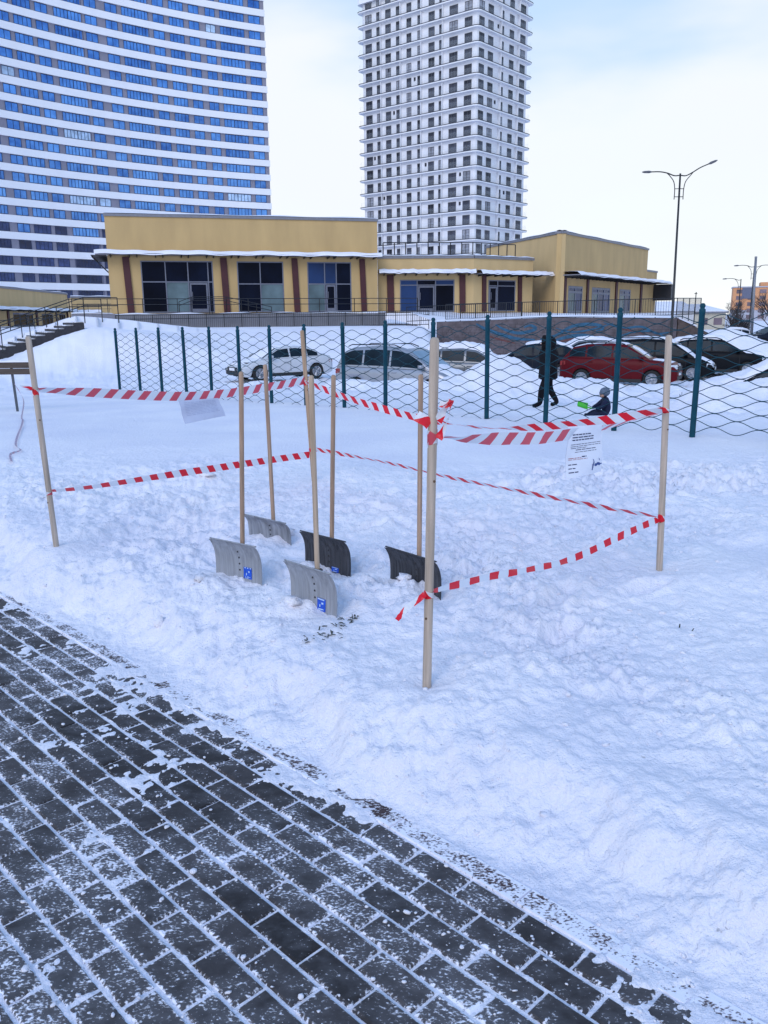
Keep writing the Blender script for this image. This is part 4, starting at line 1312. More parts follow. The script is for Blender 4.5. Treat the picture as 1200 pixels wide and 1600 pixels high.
def make_car(label, kind, loc, heading, paint, snow=(), glass=None, group='parked cars', wheel_rows=True, frosted=False):
    K = KIND[kind]
    L, W, H = K['L'], K['W'], K['H']
    t = thing('parked_car', label, 'car', loc, heading, group)
    tx, tz = [p[0] for p in K['top']], [p[1] for p in K['top']]
    rx, rzz = [p[0] for p in K['roof']], [p[1] for p in K['roof']]
    hw0 = W / 2
    def hw(x): return hw0 * (1 - .20 * (abs(x) / (L / 2)) ** 5)
    def ztop(x): return float(np.interp(x, tx, tz))
    def zroof(x): return float(np.interp(x, rx, rzz))
    RA, ZC = .37, .335
    def zlow(x):
        z = .20 + .10 * max(0, (abs(x) - L / 2 + .25) / .25)
        for wx in K['wheels']:
            dx = abs(x - wx)
            if dx < RA: z = max(z, ZC + math.sqrt(RA * RA - dx * dx))
        return z
    xs = sorted(set([round(-L / 2 + L * i / 40, 3) for i in range(41)] + [round(w + RA * s, 3) for w in K['wheels'] for s in (-1, -.985, -.9, -.75, -.5, -.25, 0, .25, .5, .75, .9, .985, 1)]))
    body = MB()
    rings = []
    for x in xs:
        w, zl, zt = hw(x), zlow(x), ztop(x)
        lv = [(zl, .955), (max(.36, zl), .985), (max(.55, zl + .001), 1.0), (max(.72 * zt + .05, zl + .002), .998), (max(zt - .05, zl + .003), .965), (max(zt, zl + .004), .90), (zt + .018, .45), (zt + .025, 0)]
        half = [(x, w * f, z) for z, f in lv]
        rings.append(half + [(x, -y, z) for (_, y, z) in half[-2::-1]])
    m = len(rings[0])
    body.add([p for r_ in rings for p in r_], [(i * m + k, i * m + k + 1, (i + 1) * m + k + 1, (i + 1) * m + k) for i in range(len(rings) - 1) for k in range(m - 1)] + [tuple(range(m))[::-1], tuple((len(rings) - 1) * m + k for k in range(m))])
    bo = body.build('body', paint, t, smooth=True)
    # cabin
    gx = np.linspace(rx[0], rx[-1], 34)
    belt = lambda x: ztop(x) - .01
    def wb(x): return hw(x) * .935
    def tt(x): return max(0.0, min(1.0, (zroof(x) - belt(x)) / (H - 1.0)))
    def wr(x): return wb(x) - .17 * tt(x)
    def side(x, v, off=0.0):
        z1 = zroof(x) - .05 * tt(x)
        return (x, (wb(x) + (wr(x) - wb(x)) * v) + off, belt(x) + (z1 - belt(x)) * v)
    cab = MB()
    rings = []
    for x in gx:
        zr = max(zroof(x), belt(x) + .001)
        half = [side(x, 0)[0:3], side(x, .5), side(x, 1.0), (x, wr(x) - .09 * tt(x) - .01, zr), (x, (wr(x) - .1) * .5, zr + .018 * tt(x)), (x, 0, zr + .022 * tt(x))]
        rings.append(half + [(x, -y, z) for (_, y, z) in half[-2::-1]])
    m = len(rings[0])
    cab.add([p for r_ in rings for p in r_], [(i * m + k, i * m + k + 1, (i + 1) * m + k + 1, (i + 1) * m + k) for i in range(len(rings) - 1) for k in range(m - 1)] + [tuple(range(m))[::-1]])
    cab.build('cabin', paint, t, smooth=True)
    gm = glass or CGLASS
    for sg in (1, -1):
        for (a, b) in K['glass']:
            g = MB()
            g.grid(lambda u, v: (lambda q: (q[0], sg * q[1], q[2]))(side(a + (b - a) * u, .10 + .80 * v, .010)), 8, 4)
            g.build('side_window', gm, t)
    for nm, (a, b), mm in (('windshield', K['ws'], CGLASSB if frosted else gm), ('rear_window', K['rw'], CGLASSB if frosted else gm)):
        g = MB()
        g.grid(lambda u, v: (a + (b - a) * u, (v * 2 - 1) * (wr(a + (b - a) * u) - .10), zroof(a + (b - a) * u) + .022 * tt(a + (b - a) * u) * (1 - (v * 2 - 1) ** 2) + .010), 6, 6)
        g.build(nm, mm, t, smooth=True)
    MB().box(-L / 2 + .35, L / 2 - .35, -hw0 * .80, hw0 * .80, .18, .80).build('underbody', CBLACK, t)  # black fill inside the shell, its colour standing in for wheel-arch shade
    # wheels
    for wx in K['wheels']:
        for sg in (1, -1):
            Mw = Matrix.Translation((wx, sg * (hw0 - .12), ZC)) @ Matrix.Rotation(-sg * math.pi / 2, 4, 'X')
            ty = MB().lathe([(.20, -.10), (.30, -.11), (.332, -.07), (.335, .06), (.31, .105), (.215, .11), (.20, .06)], 22, Mw).build('wheel', TYRE, t, smooth=True)
            rm = MB()
            rm.lathe([(.222, .104), (.215, .116), (.195, .10), (.19, .02), (.0, .02)], 22, Mw)
            for k in range(5):
                for da in (-.16, .16):
                    a = k * 2 * math.pi / 5
                    p0, p1 = Vector((.03 * math.cos(a), .03 * math.sin(a), .085)), Vector((.205 * math.cos(a + da), .205 * math.sin(a + da), .098))
                    rm.tube([Mw @ p0, Mw @ p1], .016, 4)
            rm.lathe([(.045, .07), (.045, .10), (.0, .105)], 10, Mw)
            rm.build('rim', RIM, ty)
    # lamps, grille, mirrors, handles, seams
    fx = L / 2
    zf = ztop(fx - .22)
    for sg in (1, -1):
        y1, y0 = hw(fx - .12) - .02, hw(fx) - .40
        h = MB()
        h.hexa([(fx - .30, sg * (hw(fx - .3) + .004), zf - .17), (fx - .03, sg * (hw(fx) - .06), zf - .20), (fx + .006, sg * y0, zf - .17), (fx - .3, sg * y0, zf - .17),
                (fx - .30, sg * (hw(fx - .3) - .02), zf - .03), (fx - .10, sg * (hw(fx - .1) - .04), zf - .05), (fx - .07, sg * y0, zf - .05), (fx - .3, sg * y0, zf - .05)])
        h.build('headlight', HEADL, t)
        zt2 = ztop(-fx + .06)
        q = MB()
        q.hexa([(-fx - .006, sg * (hw(fx) - .30), zt2 - .24), (-fx - .002, sg * (hw(fx) - .01), zt2 - .24), (-fx + .22, sg * (hw(-fx + .22) + .006), zt2 - .20), (-fx + .2, sg * .3, zt2 - .2),
                (-fx - .004, sg * (hw(fx) - .30), zt2 - .07), (-fx + .0, sg * (hw(fx) - .02), zt2 - .07), (-fx + .22, sg * (hw(-fx + .22) - .01), zt2 - .06), (-fx + .2, sg * .3, zt2 - .06)])
        q.build('tail_light', TAILL, t)
        mx_ = K['ws'][1] - .22
        MB().add([(mx_ + dx * .10, sg * (wb(mx_) + .03 + dy * .09 + .09), belt(mx_) + .10 + dz * .07) for dx, dy, dz in ((-1, -1, -1), (.6, -1, -1), (.6, 1, -.6), (-1, 1, -.8), (-1, -1, .8), (.3, -1, .8), (.3, 1, .7), (-1, 1, .8))],
                 [(0, 3, 2, 1), (4, 5, 6, 7), (0, 1, 5, 4), (1, 2, 6, 5), (2, 3, 7, 6), (3, 0, 4, 7)]).build('mirror', paint, t, smooth=True)
        for (a, b) in K['glass'][1:]:
            MB().box(a + .05, a + .24, sg * (hw0 * .998) - .012, sg * (hw0 * .998) + .012, ztop(a) - .16, ztop(a) - .13).build('door_handle', paint, t)
            sx_ = b + .045
            MB().box(sx_ - .006, sx_ + .006, min(sg * hw(sx_) * .985, sg * (hw(sx_) + .003)), max(sg * hw(sx_) * .985, sg * (hw(sx_) + .003)), .40, ztop(sx_) - .12).build('door_seam', CBLACK, t)
        MB().box(K['wheels'][0] + RA + .02, K['wheels'][1] - RA - .02, min(sg * hw0 * .95, sg * (hw0 + .004)), max(sg * hw0 * .95, sg * (hw0 + .004)), .205, .33).build('sill', CBLACK, t)
    MB().box(fx - .1, fx + .012, -.45, .45, zf - .26, zf - .12).build('grille', CBLACK, t)
    MB().box(fx - .1, fx + .010, -.62, .62, .30, .44).build('lower_grille', CBLACK, t)
    MB().box(fx - .05, fx + .022, -.26, .26, .46, .57).build('number_plate', PLATE, t)
    if kind in ('suv', 'van'):
        for sg in (1, -1):
            MB().tube([(rx[1] + .2, sg * (wr(-.5) - .06), zroof(-1.4) + .02), (rx[1] + .35, sg * (wr(-.5) - .06), zroof(-1.3) + .08), (0, sg * (wr(0) - .06), zroof(0) + .07), (.25, sg * (wr(.2) - .06), zroof(.25) + .01)], .018, 5).build('roof_rail', CBLACK, t)
    # snow lying on the upper surfaces
    def top_surface(x):
        zr, zt = zroof(x), ztop(x) + .02
        if rx[0] < x < rx[-1] and zr > zt - .02:
            return zr + .02 * tt(x), max(.3, wr(x) - .05)
        return zt, hw(x) * .90
    rn = random.Random(hash(label) % 1000 if False else len(label) * 7)
    ph = rn.uniform(0, 6)
    for (x0, x1, th, wf) in snow:
        s = MB()
        def fn(u, v):
            x = x0 + (x1 - x0) * u
            z, w = top_surface(min(max(x, -L / 2), L / 2))
            y = (v * 2 - 1)
            e = max(0, min(1, min(u, 1 - u) * (x1 - x0) / .18)) * max(0, min(1, (1 - abs(y)) * w / .13))
            e = e ** .5
            n_ = 1 + .25 * math.sin(x * 5 + ph) * math.cos(y * 4 + ph) + .18 * math.sin(x * 13 + y * 9 + ph)
            return (x, y * w * wf, z + (-.02 if e < .01 else .005 + th * e * n_) - (.03 * y * y))
        s.grid(fn, 40, 14)
        s.build('snow_cover', SNOW, t, smooth=True)
    return t

WHITEP = mat('white_car_paint', (.55, .56, .60), .35, var=.06, scale=3)
SILVER = mat('silver_car_paint', (.34, .35, .39), .35, metal=.5, var=.06, scale=3)
REDPT = mat('dark_red_car_paint', (.095, .005, .009), .4, var=.1, scale=3, spec=.12)
BLACKP = mat('black_car_paint', (.007, .008, .011), .4, var=.2, scale=3, spec=.1)
DARKP = mat('dark_blue_car_paint', (.012, .016, .028), .4, var=.2, scale=3, spec=.1)
GREYP = mat('grey_car_paint', (.18, .19, .21), .35, metal=.4, var=.1, scale=3)

make_car('white sedan facing left behind the fence below the snowy slope', 'sedan', (-4.5, 36.9, -1.02), R(180 + 34), WHITEP, [(.35, 1.35, .03, .85), (1.2, 2.1, .025, .8), (-1.0, .3, .03, .9)])
make_car('silver minivan with roof rails half buried in shovelled snow', 'van', (.72, 29.0, -1.10), R(-30), SILVER, [(-1.9, .45, .035, .8), (1.3, 2.25, .05, .9)], frosted=True)
make_car('white car under a thick snow blanket right of the silver minivan', 'hatch', (3.3, 31.6, -1.02), R(-18), GREYP, [(-2.0, .8, .16, 1.0), (.5, 2.0, .10, .97)], frosted=True)
make_car('dark hatchback with snowy roof and rear behind the standing person', 'hatch', (6.5, 36.6, -1.05), R(180 - 14), DARKP, [(-2.0, .35, .07, .95), (.9, 2.0, .05, .9), (-2.03, -1.45, .06, .85)])
make_car('small pale snowy car glimpsed behind the red crossover', 'hatch', (10.0, 42.3, -1.05), R(178), GREYP, [(-2, 2, .10, 1.0)])
make_car('dark red crossover with alloy wheels and snow on its roof', 'suv', (9.35, 33.1, -1.12), R(-27), REDPT, [(-1.75, .3, .03, .92), (1.25, 2.0, .015, .85), (.38, 1.12, .012, .9)])
make_car('black van behind the red crossover with snowy roof and windshield', 'van', (11.95, 36.6, -1.14), R(-24), BLACKP, [(-2.05, .7, .07, .97), (.7, 1.5, .06, .95), (1.4, 2.25, .04, .9)])
make_car('black car with snow heaped on bonnet and roof right of the black van', 'suv', (15.0, 38.3, -1.12), R(-16), BLACKP, [(-2.1, .6, .12, 1.0), (.3, 1.4, .10, 1.0), (1.2, 2.18, .11, .97)])
make_car('dark car almost buried in snow nearest the right edge', 'sedan', (10.3, 21.2, -1.0), R(160), BLACKP, [(-2.2, 2.2, .16, 1.0)])
make_car('white car parked far away left of a dark one', 'hatch', (30.9, 76, -1.15), R(170), WHITEP, [(-1.9, 1.9, .08, 1.0)], group='far parked cars')
make_car('dark crossover parked far away before the orange block', 'suv', (33.6, 73, -1.15), R(186), DARKP, [(-1.5, .3, .05, .9)], group='far parked cars')
make_car('dark van parked far away at the right edge', 'van', (38.6, 80, -1.15), R(8), BLACKP, [(-1.9, .5, .08, .95)], group='far parked cars')

# ------------------------------------------------------------------ people
def skin_mesh(name, joints, edges, m, parent, root=0, sub=2):
    me = bpy.data.meshes.new(name)
    names = list(joints)
    me.from_pydata([joints[k][:3] for k in names], [(names.index(a), names.index(b)) for a, b in edges], [])
    me.materials.append(m)
    o = link(name, me, parent)
    sk = o.modifiers.new('Skin', 'SKIN')
    sk.use_smooth_shade = True
    for i, k in enumerate(names):
        r_ = joints[k][3]
        me.skin_vertices[0].data[i].radius = r_ if isinstance(r_, tuple) else (r_, r_)
        me.skin_vertices[0].data[i].use_root = (i == root)
    ss = o.modifiers.new('Sub', 'SUBSURF')
    ss.levels = ss.render_levels = sub
    return o
def blob(rx, ry, rz, c, seed=0, n=12, rough=0.0):
    rr = random.Random(seed)
    b = MB()
    b.grid(lambda u, v: (lambda k, a, e: (c[0] + rx * k * math.cos(a) * math.sin(e), c[1] + ry * k * math.sin(a) * math.sin(e), c[2] - rz * k * math.cos(e)))(1 + rough * math.sin(u * 6.283 * 9 + seed) * math.sin(v * 31 + seed) , u * 2 * math.pi, v * math.pi), n, max(6, n // 2))
    return b
COAT = mat('black_coat', (.010, .010, .013), .85, spec=.1, var=.4, scale=8, bump=.4, bscale=18)
TROUS = mat('black_trousers', (.008, .008, .011), .85, spec=.1, var=.4, scale=8, bump=.4, bscale=14)
FUR = mat('black_fur', (.012, .011, .012), .95, spec=.1, var=.5, scale=40, bump=.8, bscale=60)
SKINM = mat('skin', (.45, .25, .18), .6)
NAVY = mat('navy_snowsuit', (.012, .016, .042), .7, spec=.15, var=.3, scale=10, bump=.3, bscale=20)
HATM = mat('grey_blue_hat', (.10, .13, .18), .9, var=.3, scale=30, bump=.5, bscale=60)

pz = land_z(3.85, 19.5) - .02
pe = thing('person', 'person in black coat and fur hood walking behind the fence', 'person', (3.83, 19.5, pz), R(180))
pe.scale = (1.12, 1.2, .985)
J = {'pelvis': (0, 0, .80, (.165, .15)), 'waist': (.0, 0, .98, (.165, .14)), 'chest': (.01, 0, 1.18, (.19, .15)), 'sh': (.01, 0, 1.31, (.15, .11)), 'neck': (.02, 0, 1.40, .07), 'head': (.03, 0, 1.50, .095), 'crown': (.02, 0, 1.58, .075),
     'hipL': (.02, .09, .74, .105), 'kneeL': (.14, .10, .42, .078), 'ankL': (.17, .10, .09, .058), 'toeL': (.33, .10, .04, .045),
     'hipR': (-.02, -.09, .74, .105), 'kneeR': (-.06, -.10, .43, .078), 'ankR': (-.24, -.10, .10, .058), 'toeR': (-.09, -.10, .04, .045),
     'shL': (.01, .19, 1.30, .075), 'elL': (-.06, .25, 1.05, .062), 'wrL': (.04, .24, .82, .045), 'hdL': (.07, .23, .74, .04),
     'shR': (.01, -.19, 1.30, .075), 'elR': (-.05, -.25, 1.05, .062), 'wrR': (.06, -.23, .84, .045), 'hdR': (.10, -.22, .76, .04)}
ED = [('pelvis', 'waist'), ('waist', 'chest'), ('chest', 'sh'), ('sh', 'neck'), ('neck', 'head'), ('head', 'crown'), ('pelvis', 'hipL'), ('hipL', 'kneeL'), ('kneeL', 'ankL'), ('ankL', 'toeL'),
      ('pelvis', 'hipR'), ('hipR', 'kneeR'), ('kneeR', 'ankR'), ('ankR', 'toeR'), ('sh', 'shL'), ('shL', 'elL'), ('elL', 'wrL'), ('wrL', 'hdL'), ('sh', 'shR'), ('shR', 'elR'), ('elR', 'wrR'), ('wrR', 'hdR')]
skin_mesh('body', J, ED, TROUS, pe)
coat = MB()
coat.lathe([(.17, .66), (.215, .70), (.205, .85), (.195, .98), (.215, 1.15), (.22, 1.26), (.17, 1.36), (.10, 1.42)], 18, Matrix.Diagonal((.92, 1.12, 1, 1)))
co = coat.build('coat', COAT, pe, smooth=True)
blob(.150, .150, .165, (.0, 0, 1.50), 1, 22, .03).build('hood', COAT, pe, smooth=True)
rim_ = MB()
ring_pts = [(.10 + .035 * math.cos(a), .125 * math.cos(a), 1.50 + .145 * math.sin(a)) for a in [k * 6.2832 / 18 for k in range(19)]]
rim_.tube(ring_pts, .045, 8, caps=False)
rim_.build('hood_fur', FUR, pe, smooth=True)
blob(.06, .085, .11, (.10, 0, 1.49), 2, 12).build('face', SKINM, pe, smooth=True)
for sg in (1, -1):
    MB().tube([(.16, sg * .03, 1.51), (.165, sg * .03, 1.512)], .008, 6).build('eye', CBLACK, pe)
MB().add([(.155, -.012, 1.475), (.155, .012, 1.475), (.185, 0, 1.478), (.152, 0, 1.515)], [(0, 1, 2), (0, 2, 3), (2, 1, 3)]).build('nose', SKINM, pe)

cz = land_z(4.38, 16.5) - .03
ch = thing('person', 'small child in navy snowsuit and grey hat sitting in the snow', 'person', (4.42, 16.5, cz), R(180))
ch.scale = (.95, 1.0, .92)
J = {'pelvis': (-.03, 0, .12, (.13, .12)), 'waist': (-.01, 0, .24, (.13, .11)), 'chest': (.02, 0, .36, (.13, .11)), 'neck': (.04, 0, .46, .05), 'head': (.06, 0, .54, .08), 'crown': (.05, 0, .61, .06),
     'hipL': (.04, .07, .11, .075), 'kneeL': (.24, .10, .14, .06), 'ftL': (.40, .10, .05, .05), 'toL': (.44, .10, .10, .04),
     'hipR': (.04, -.07, .11, .075), 'kneeR': (.22, -.11, .15, .06), 'ftR': (.38, -.12, .05, .05), 'toR': (.42, -.12, .10, .04),
     'shL': (.02, .12, .40, .06), 'elL': (.13, .17, .28, .05), 'hdL': (.26, .12, .22, .04), 'shR': (.02, -.12, .40, .06), 'elR': (.14, -.16, .28, .05), 'hdR': (.27, -.10, .22, .04)}
ED = [('pelvis', 'waist'), ('waist', 'chest'), ('chest', 'neck'), ('neck', 'head'), ('head', 'crown'), ('pelvis', 'hipL'), ('hipL', 'kneeL'), ('kneeL', 'ftL'), ('ftL', 'toL'), ('pelvis', 'hipR'), ('hipR', 'kneeR'), ('kneeR', 'ftR'), ('ftR', 'toR'),
      ('chest', 'shL'), ('shL', 'elL'), ('elL', 'hdL'), ('chest', 'shR'), ('shR', 'elR'), ('elR', 'hdR')]
skin_mesh('body', J, ED, NAVY, ch)
blob(.108, .10, .10, (.045, 0, .575), 3, 18, .0).build('hat', HATM, ch, smooth=True)
MB().tube([(.05 + .096 * math.cos(a), .094 * math.sin(a), .555) for a in [k * 6.2832 / 16 for k in range(17)]], .018, 6, caps=False).build('hat_brim', HATM, ch, smooth=True)
blob(.055, .07, .07, (.098, 0, .52), 4, 12).build('face', SKINM, ch, smooth=True)
for sg in (1, -1):
    MB().tube([(.146, sg * .024, .53), (.153, sg * .024, .531)], .007, 6).build('eye', CBLACK, ch)
GREENP = mat('green_plastic', (.06, .42, .03), .4, var=.1)
ts = thing('toy_shovel', 'bright green plastic toy shovel in the sitting child\'s hands', 'toy shovel', (4.17, 16.47, cz + .20), R(180))
ts.rotation_euler = (R(-52), R(-12), R(180))
MB().tube([(.03, 0, 0), (.16, 0, .01)], .013, 8).build('handle', GREENP, ts)
sc2 = MB()
sc2.grid(lambda u, v: (.15 + .20 * u, (v - .5) * (.15 - .03 * u), .01 + .035 * (2 * v - 1) ** 2 + .02 * u), 6, 8)
sc2.grid(lambda u, v: (.15 + .20 * u, (v - .5) * (.15 - .03 * u), .002 + .035 * (2 * v - 1) ** 2 + .02 * u), 6, 8, flip=True)
sc2.tube([(.15, -.07, .04), (.15, 0, .012), (.15, .07, .04)], .012, 6)
sc2.build('scoop', GREENP, ts, smooth=True)

# ------------------------------------------------------------------ teal wire fence
TEAL = mat('teal_paint', (.003, .048, .075), .55, spec=.2, var=.2, scale=12)
TEALW = mat('teal_wire', (.008, .050, .072), .6, spec=.2, var=.2, scale=12)
FP = []
for i in range(17):
    y = 19.8 * (1 - .0375 * i)
    x = -6.213 + (3.52 + 6.213) * i / 14.0
    top = float(np.interp(i, [0, 3, 5, 7, 9, 11, 14, 17], [1.363, 1.397, 1.417, 1.457, 1.513, 1.579, 1.68, 1.76]))
    FP.append((x, y, top))
fence = thing('wire_fence', 'teal metal fence of round posts and wavy wires crossing the snow', 'fence', (FP[0][0], FP[0][1], 0))
fo = Vector((FP[0][0], FP[0][1], 0))
pb = MB().lathe([(.033, -1.9), (.033, -.07), (.036, -.065), (.036, -.03), (.024, -.022), (.024, -.01), (.031, .0), (.030, .018), (.018, .034), (.0, .038)], 14)
pme = pb.mesh('post', TEAL, True)
for (x, y, zt) in FP:
    o = link('post', pme, fence, Vector((x, y, zt)) - fo)
    o.rotation_euler = (random.uniform(-.006, .006), random.uniform(-.008, .008), random.uniform(0, 3))
def wire_mesh(sgn, dz):
    pts = []
    for k in range(33):
        t = k / 32
        pts.append((t, 0, sgn * .037 * math.cos(t * 4 * math.pi + .25)))
    return pts
wire_cache = {}
for i in range(16):
    a, b = Vector(FP[i]), Vector(FP[i + 1])
    d_ = b - a
    ang = math.atan2(d_.y, d_.x)
    ln = math.hypot(d_.x, d_.y)
    for j in range(17):
        key = j % 2
        if key not in wire_cache:
            wb_ = MB().tube([(p[0] * ln, p[1] + (.004 if key else -.004), p[2]) for p in wire_mesh(1 if key else -1, 0)], .0044, 4, caps=False)
            wire_cache[key] = wb_.mesh('wire', TEALW, True)
        o = link('wire', wire_cache[key], fence, a - fo + Vector((0, 0, -.13 - .0765 * j)))
        o.rotation_euler = (0, -math.atan2(d_.z, ln), ang)

# ------------------------------------------------------------------ wooden stakes
def wood(name, col):
    return mat(name, col, .65, var=.34, scale=3.4, stretch=(16, 16, .9), bump=.2, bscale=26, spec=.25)
WOOD1 = wood('pale_pine', (.45, .365, .30))
WOOD2 = wood('warm_pine', (.40, .27, .18))
WOOD3 = wood('greyish_pine', (.41, .345, .295))
def stake(label, base, top, r, m):
    t = thing('wooden_stake', label, 'stake', base, group='stakes holding the barrier tape')
    b, e = Vector((0, 0, 0)), Vector(top) - Vector(base)
    d_ = e.normalized()
    n = 16
    pts = [b - d_ * .16, b - d_ * .05] + [b.lerp(e, k / n) for k in range(n + 1)] + [e + d_ * .006, e + d_ * .011]
    rs_ = [r * .6, r] + [r * (1 + .02 * math.sin(k * 1.9)) for k in range(n)] + [r * .97, r * .82, r * .45]
    MB().tube(pts, rs_, 14).build('shaft', m, t, smooth=True)
    kn = MB()
    for k in range(2):
        p = b.lerp(e, .22 + .4 * k) + Vector((r * .55 * (1 if k else -1), -r * .83, 0))
        kn.tube([p, p + Vector((0, -.002, 0))], .005, 6)
    kn.build('knot', mat('wood_knot', (.10, .055, .03), .8), t)
    return Vector(base), Vector(top)
NB, NT = stake('nearest and thickest pale stake, in front of the dark right shovel', (.159, 2.968, .205), (.182, 2.968, 1.518), .0172, WOOD1)
RB, RT = stake('pale stake at the right holding the printed notice tape', (1.481, 4.292, .26), (1.447, 4.292, 1.487), .0172, WOOD1)
LB, LT = stake('leaning pale stake at the left edge near the bench', (-2.055, 5.03, .22), (-2.095, 5.03, 1.496), .0175, WOOD3)
BB, BT = stake('farthest stake, behind the long handle of the middle shovel', (-.593, 6.915, .25), (-.653, 6.915, 1.489), .017, WOOD2)

# ------------------------------------------------------------------ snow shovels
ALUB = mat('brushed_aluminium', (.33, .34, .37), .45, metal=.35, var=.30, scale=2.2, stretch=(30, 30, 1.2), bump=.15, bscale=30)
ALUS = mat('worn_aluminium', (.27, .28, .31), .45, metal=.35, var=.55, scale=2.4, stretch=(16, 16, 1.6), bump=.15, bscale=30)
DARKB = mat('dark_plastic_blade', (.045, .046, .055), .5, spec=.3, var=.75, scale=3, stretch=(26, 26, 1.2), bump=.2, bscale=40)
STICK = mat('blue_sticker', (.004, .07, .50), .4, var=.25, scale=60)
STICKW = mat('sticker_white', (.45, .60, .85), .5)
RIVET = mat('rivet', (.06, .06, .065), .5, metal=.6)
HAND = wood('shovel_handle_wood', (.36, .245, .18))
HAND2 = wood('shovel_handle_wood_pale', (.42, .32, .24))
def shovel(label, BL, BR, zb, hb, ht, bm, hm, sticker, hblade=.20, curl=.032, dark=False):
    a, b = Vector((*BL, 0)), Vector((*BR, 0))
    c = (a + b) / 2
    w = (b - a).length * 1.02
    rz = math.atan2(b.y - a.y, b.x - a.x)
    t = thing('snow_shovel', label, 'snow shovel', (c.x, c.y, zb), rz, 'snow shovels stuck upright in the snow')
    def yz(v):                        # blade profile, v from buried edge to curled top
        z = -.09 + (hblade + .09) * v
        q = max(0, (z - .09) / (hblade - .09))
        bow = .012 * math.sin(math.pi * v)
        return -curl * q ** 2.2 + bow, z
    nx, nv = 48, 18
    def surf(u, v, off):
        y, z = yz(v)
        rib = .0012 * math.cos(u * 2 * math.pi * 16)
        e = min(u, 1 - u) * w                    # upturned side flanges
        fl = -.010 * max(0, 1 - e / .022) ** 2
        return ((u - .5) * w, y + rib + off + fl, z - .004 * (1 if v == 1 else 0))
    bl = MB()
    bl.grid(lambda u, v: surf(u, v, 0), nx, nv)
    bl.grid(lambda u, v: surf(u, v, .004), nx, nv, flip=True)
    rim = []
    for k in range(nx):
        for v in (0, 1):
            p, q = surf(k / nx, v, 0), surf((k + 1) / nx, v, 0)
            p2, q2 = surf(k / nx, v, .004), surf((k + 1) / nx, v, .004)
            bl.add([p, q, q2, p2], [(0, 1, 2, 3)])
    for k in range(nv):
        for u in (0, 1):
            p, q = surf(u, k / nv, 0), surf(u, (k + 1) / nv, 0)
            p2, q2 = surf(u, k / nv, .004), surf(u, (k + 1) / nv, .004)
            bl.add([p, q, q2, p2], [(0, 1, 2, 3)])
    blade = bl.build('blade', bm, t, smooth=True)
    # rolled stiffening lip along the top edge
    y1, z1 = yz(1)
    MB().tube([((k / 12 - .5) * w * .995, y1 + .001, z1 + .001) for k in range(13)], .0042, 6).build('lip', bm, blade, smooth=True)
    rv = MB()
    for k in range(4):
        y, z = yz(.80 - .12 * k)
        rv.lathe([(.0055, 0), (.004, .003), (0, .004)], 8, Matrix.Translation((.004, y - .0012, z)) @ Matrix.Rotation(math.pi / 2, 4, 'X'))
    rv.build('rivets', RIVET, blade)
    if sticker:
        s = MB()
        su0, su1, sv0, sv1 = sticker
        s.grid(lambda u, v: surf(su0 + (su1 - su0) * u, sv0 + (sv1 - sv0) * v, -.0022), 6, 6)
        so = s.build('sticker', STICK, blade)
        ws = MB()
        for (u0, u1, v0, v1) in ((.1, .9, .88, .98), (.2, .8, .12, .20), (.15, .6, .04, .08), (.55, .75, .55, .7), (.3, .4, .3, .5)):
            f_ = lambda u, v: surf(su0 + (su1 - su0) * (u0 + (u1 - u0) * u), sv0 + (sv1 - sv0) * (v0 + (v1 - v0) * v), -.0032)
            ws.grid(f_, 2, 1)
        ws.build('sticker_print', STICKW, so)
    Mi = (Matrix.Translation((c.x, c.y, zb)) @ Matrix.Rotation(rz, 4, 'Z')).inverted()
    hbv, htv = Mi @ Vector(hb), Mi @ Vector(ht)
    hbv.y = htv.y = .032
    d_ = (htv - hbv).normalized()
    lo = hbv - d_ * .16
    n = 12
    pts = [lo.lerp(htv, k / n) for k in range(n + 1)] + [htv + d_ * .005, htv + d_ * .009]
    MB().tube(pts, [.0128] * (n + 1) + [.0105, .005], 12).build('handle', hm, t, smooth=True)
    p = lo.lerp(hbv, .5)
    MB().box(p.x - .022, p.x + .022, .0165, .019, p.z - .05, p.z + .05).box(p.x - .016, p.x + .016, .046, .050, p.z - .045, p.z + .045).box(p.x - .022, p.x - .016, .019, .048, p.z - .045, p.z + .045).box(p.x + .016, p.x + .022, .019, .048, p.z - .045, p.z + .045).build('bracket', RIVET, t)
shovel('aluminium shovel with blue sticker, leftmost of the front two', (-.93, 4.407), (-.655, 4.216), .235, (-.778, 4.3115, .426), (-.718, 4.3115, 1.325), ALUB, HAND, (.60, .77, .30, .52))
shovel('worn aluminium shovel without sticker, set back at the left', (-.865, 5.15), (-.575, 4.90), .235, (-.701, 5.03, .385), (-.725, 5.03, 1.32), ALUS, HAND, None, .155)
shovel('dark shovel with a scrap of blue label behind the middle shovel', (-.455, 4.60), (-.19, 4.35), .235, (-.304, 4.4775, .413), (-.246, 4.4775, 1.294), DARKB, HAND, (.58, .73, .26, .36), .185, .03)
shovel('aluminium shovel with blue sticker, nearest in the middle', (-.471, 3.982), (-.232, 3.742), .23, (-.349, 3.862, .443), (-.356, 3.862, 1.331), ALUB, HAND2, (.56, .74, .24, .46))
shovel('dark shovel half hidden by the nearest stake', (.031, 4.23), (.275, 3.945), .235, (.162, 4.092, .41), (.177, 4.092, 1.317), DARKB, HAND, None, .19, .03)

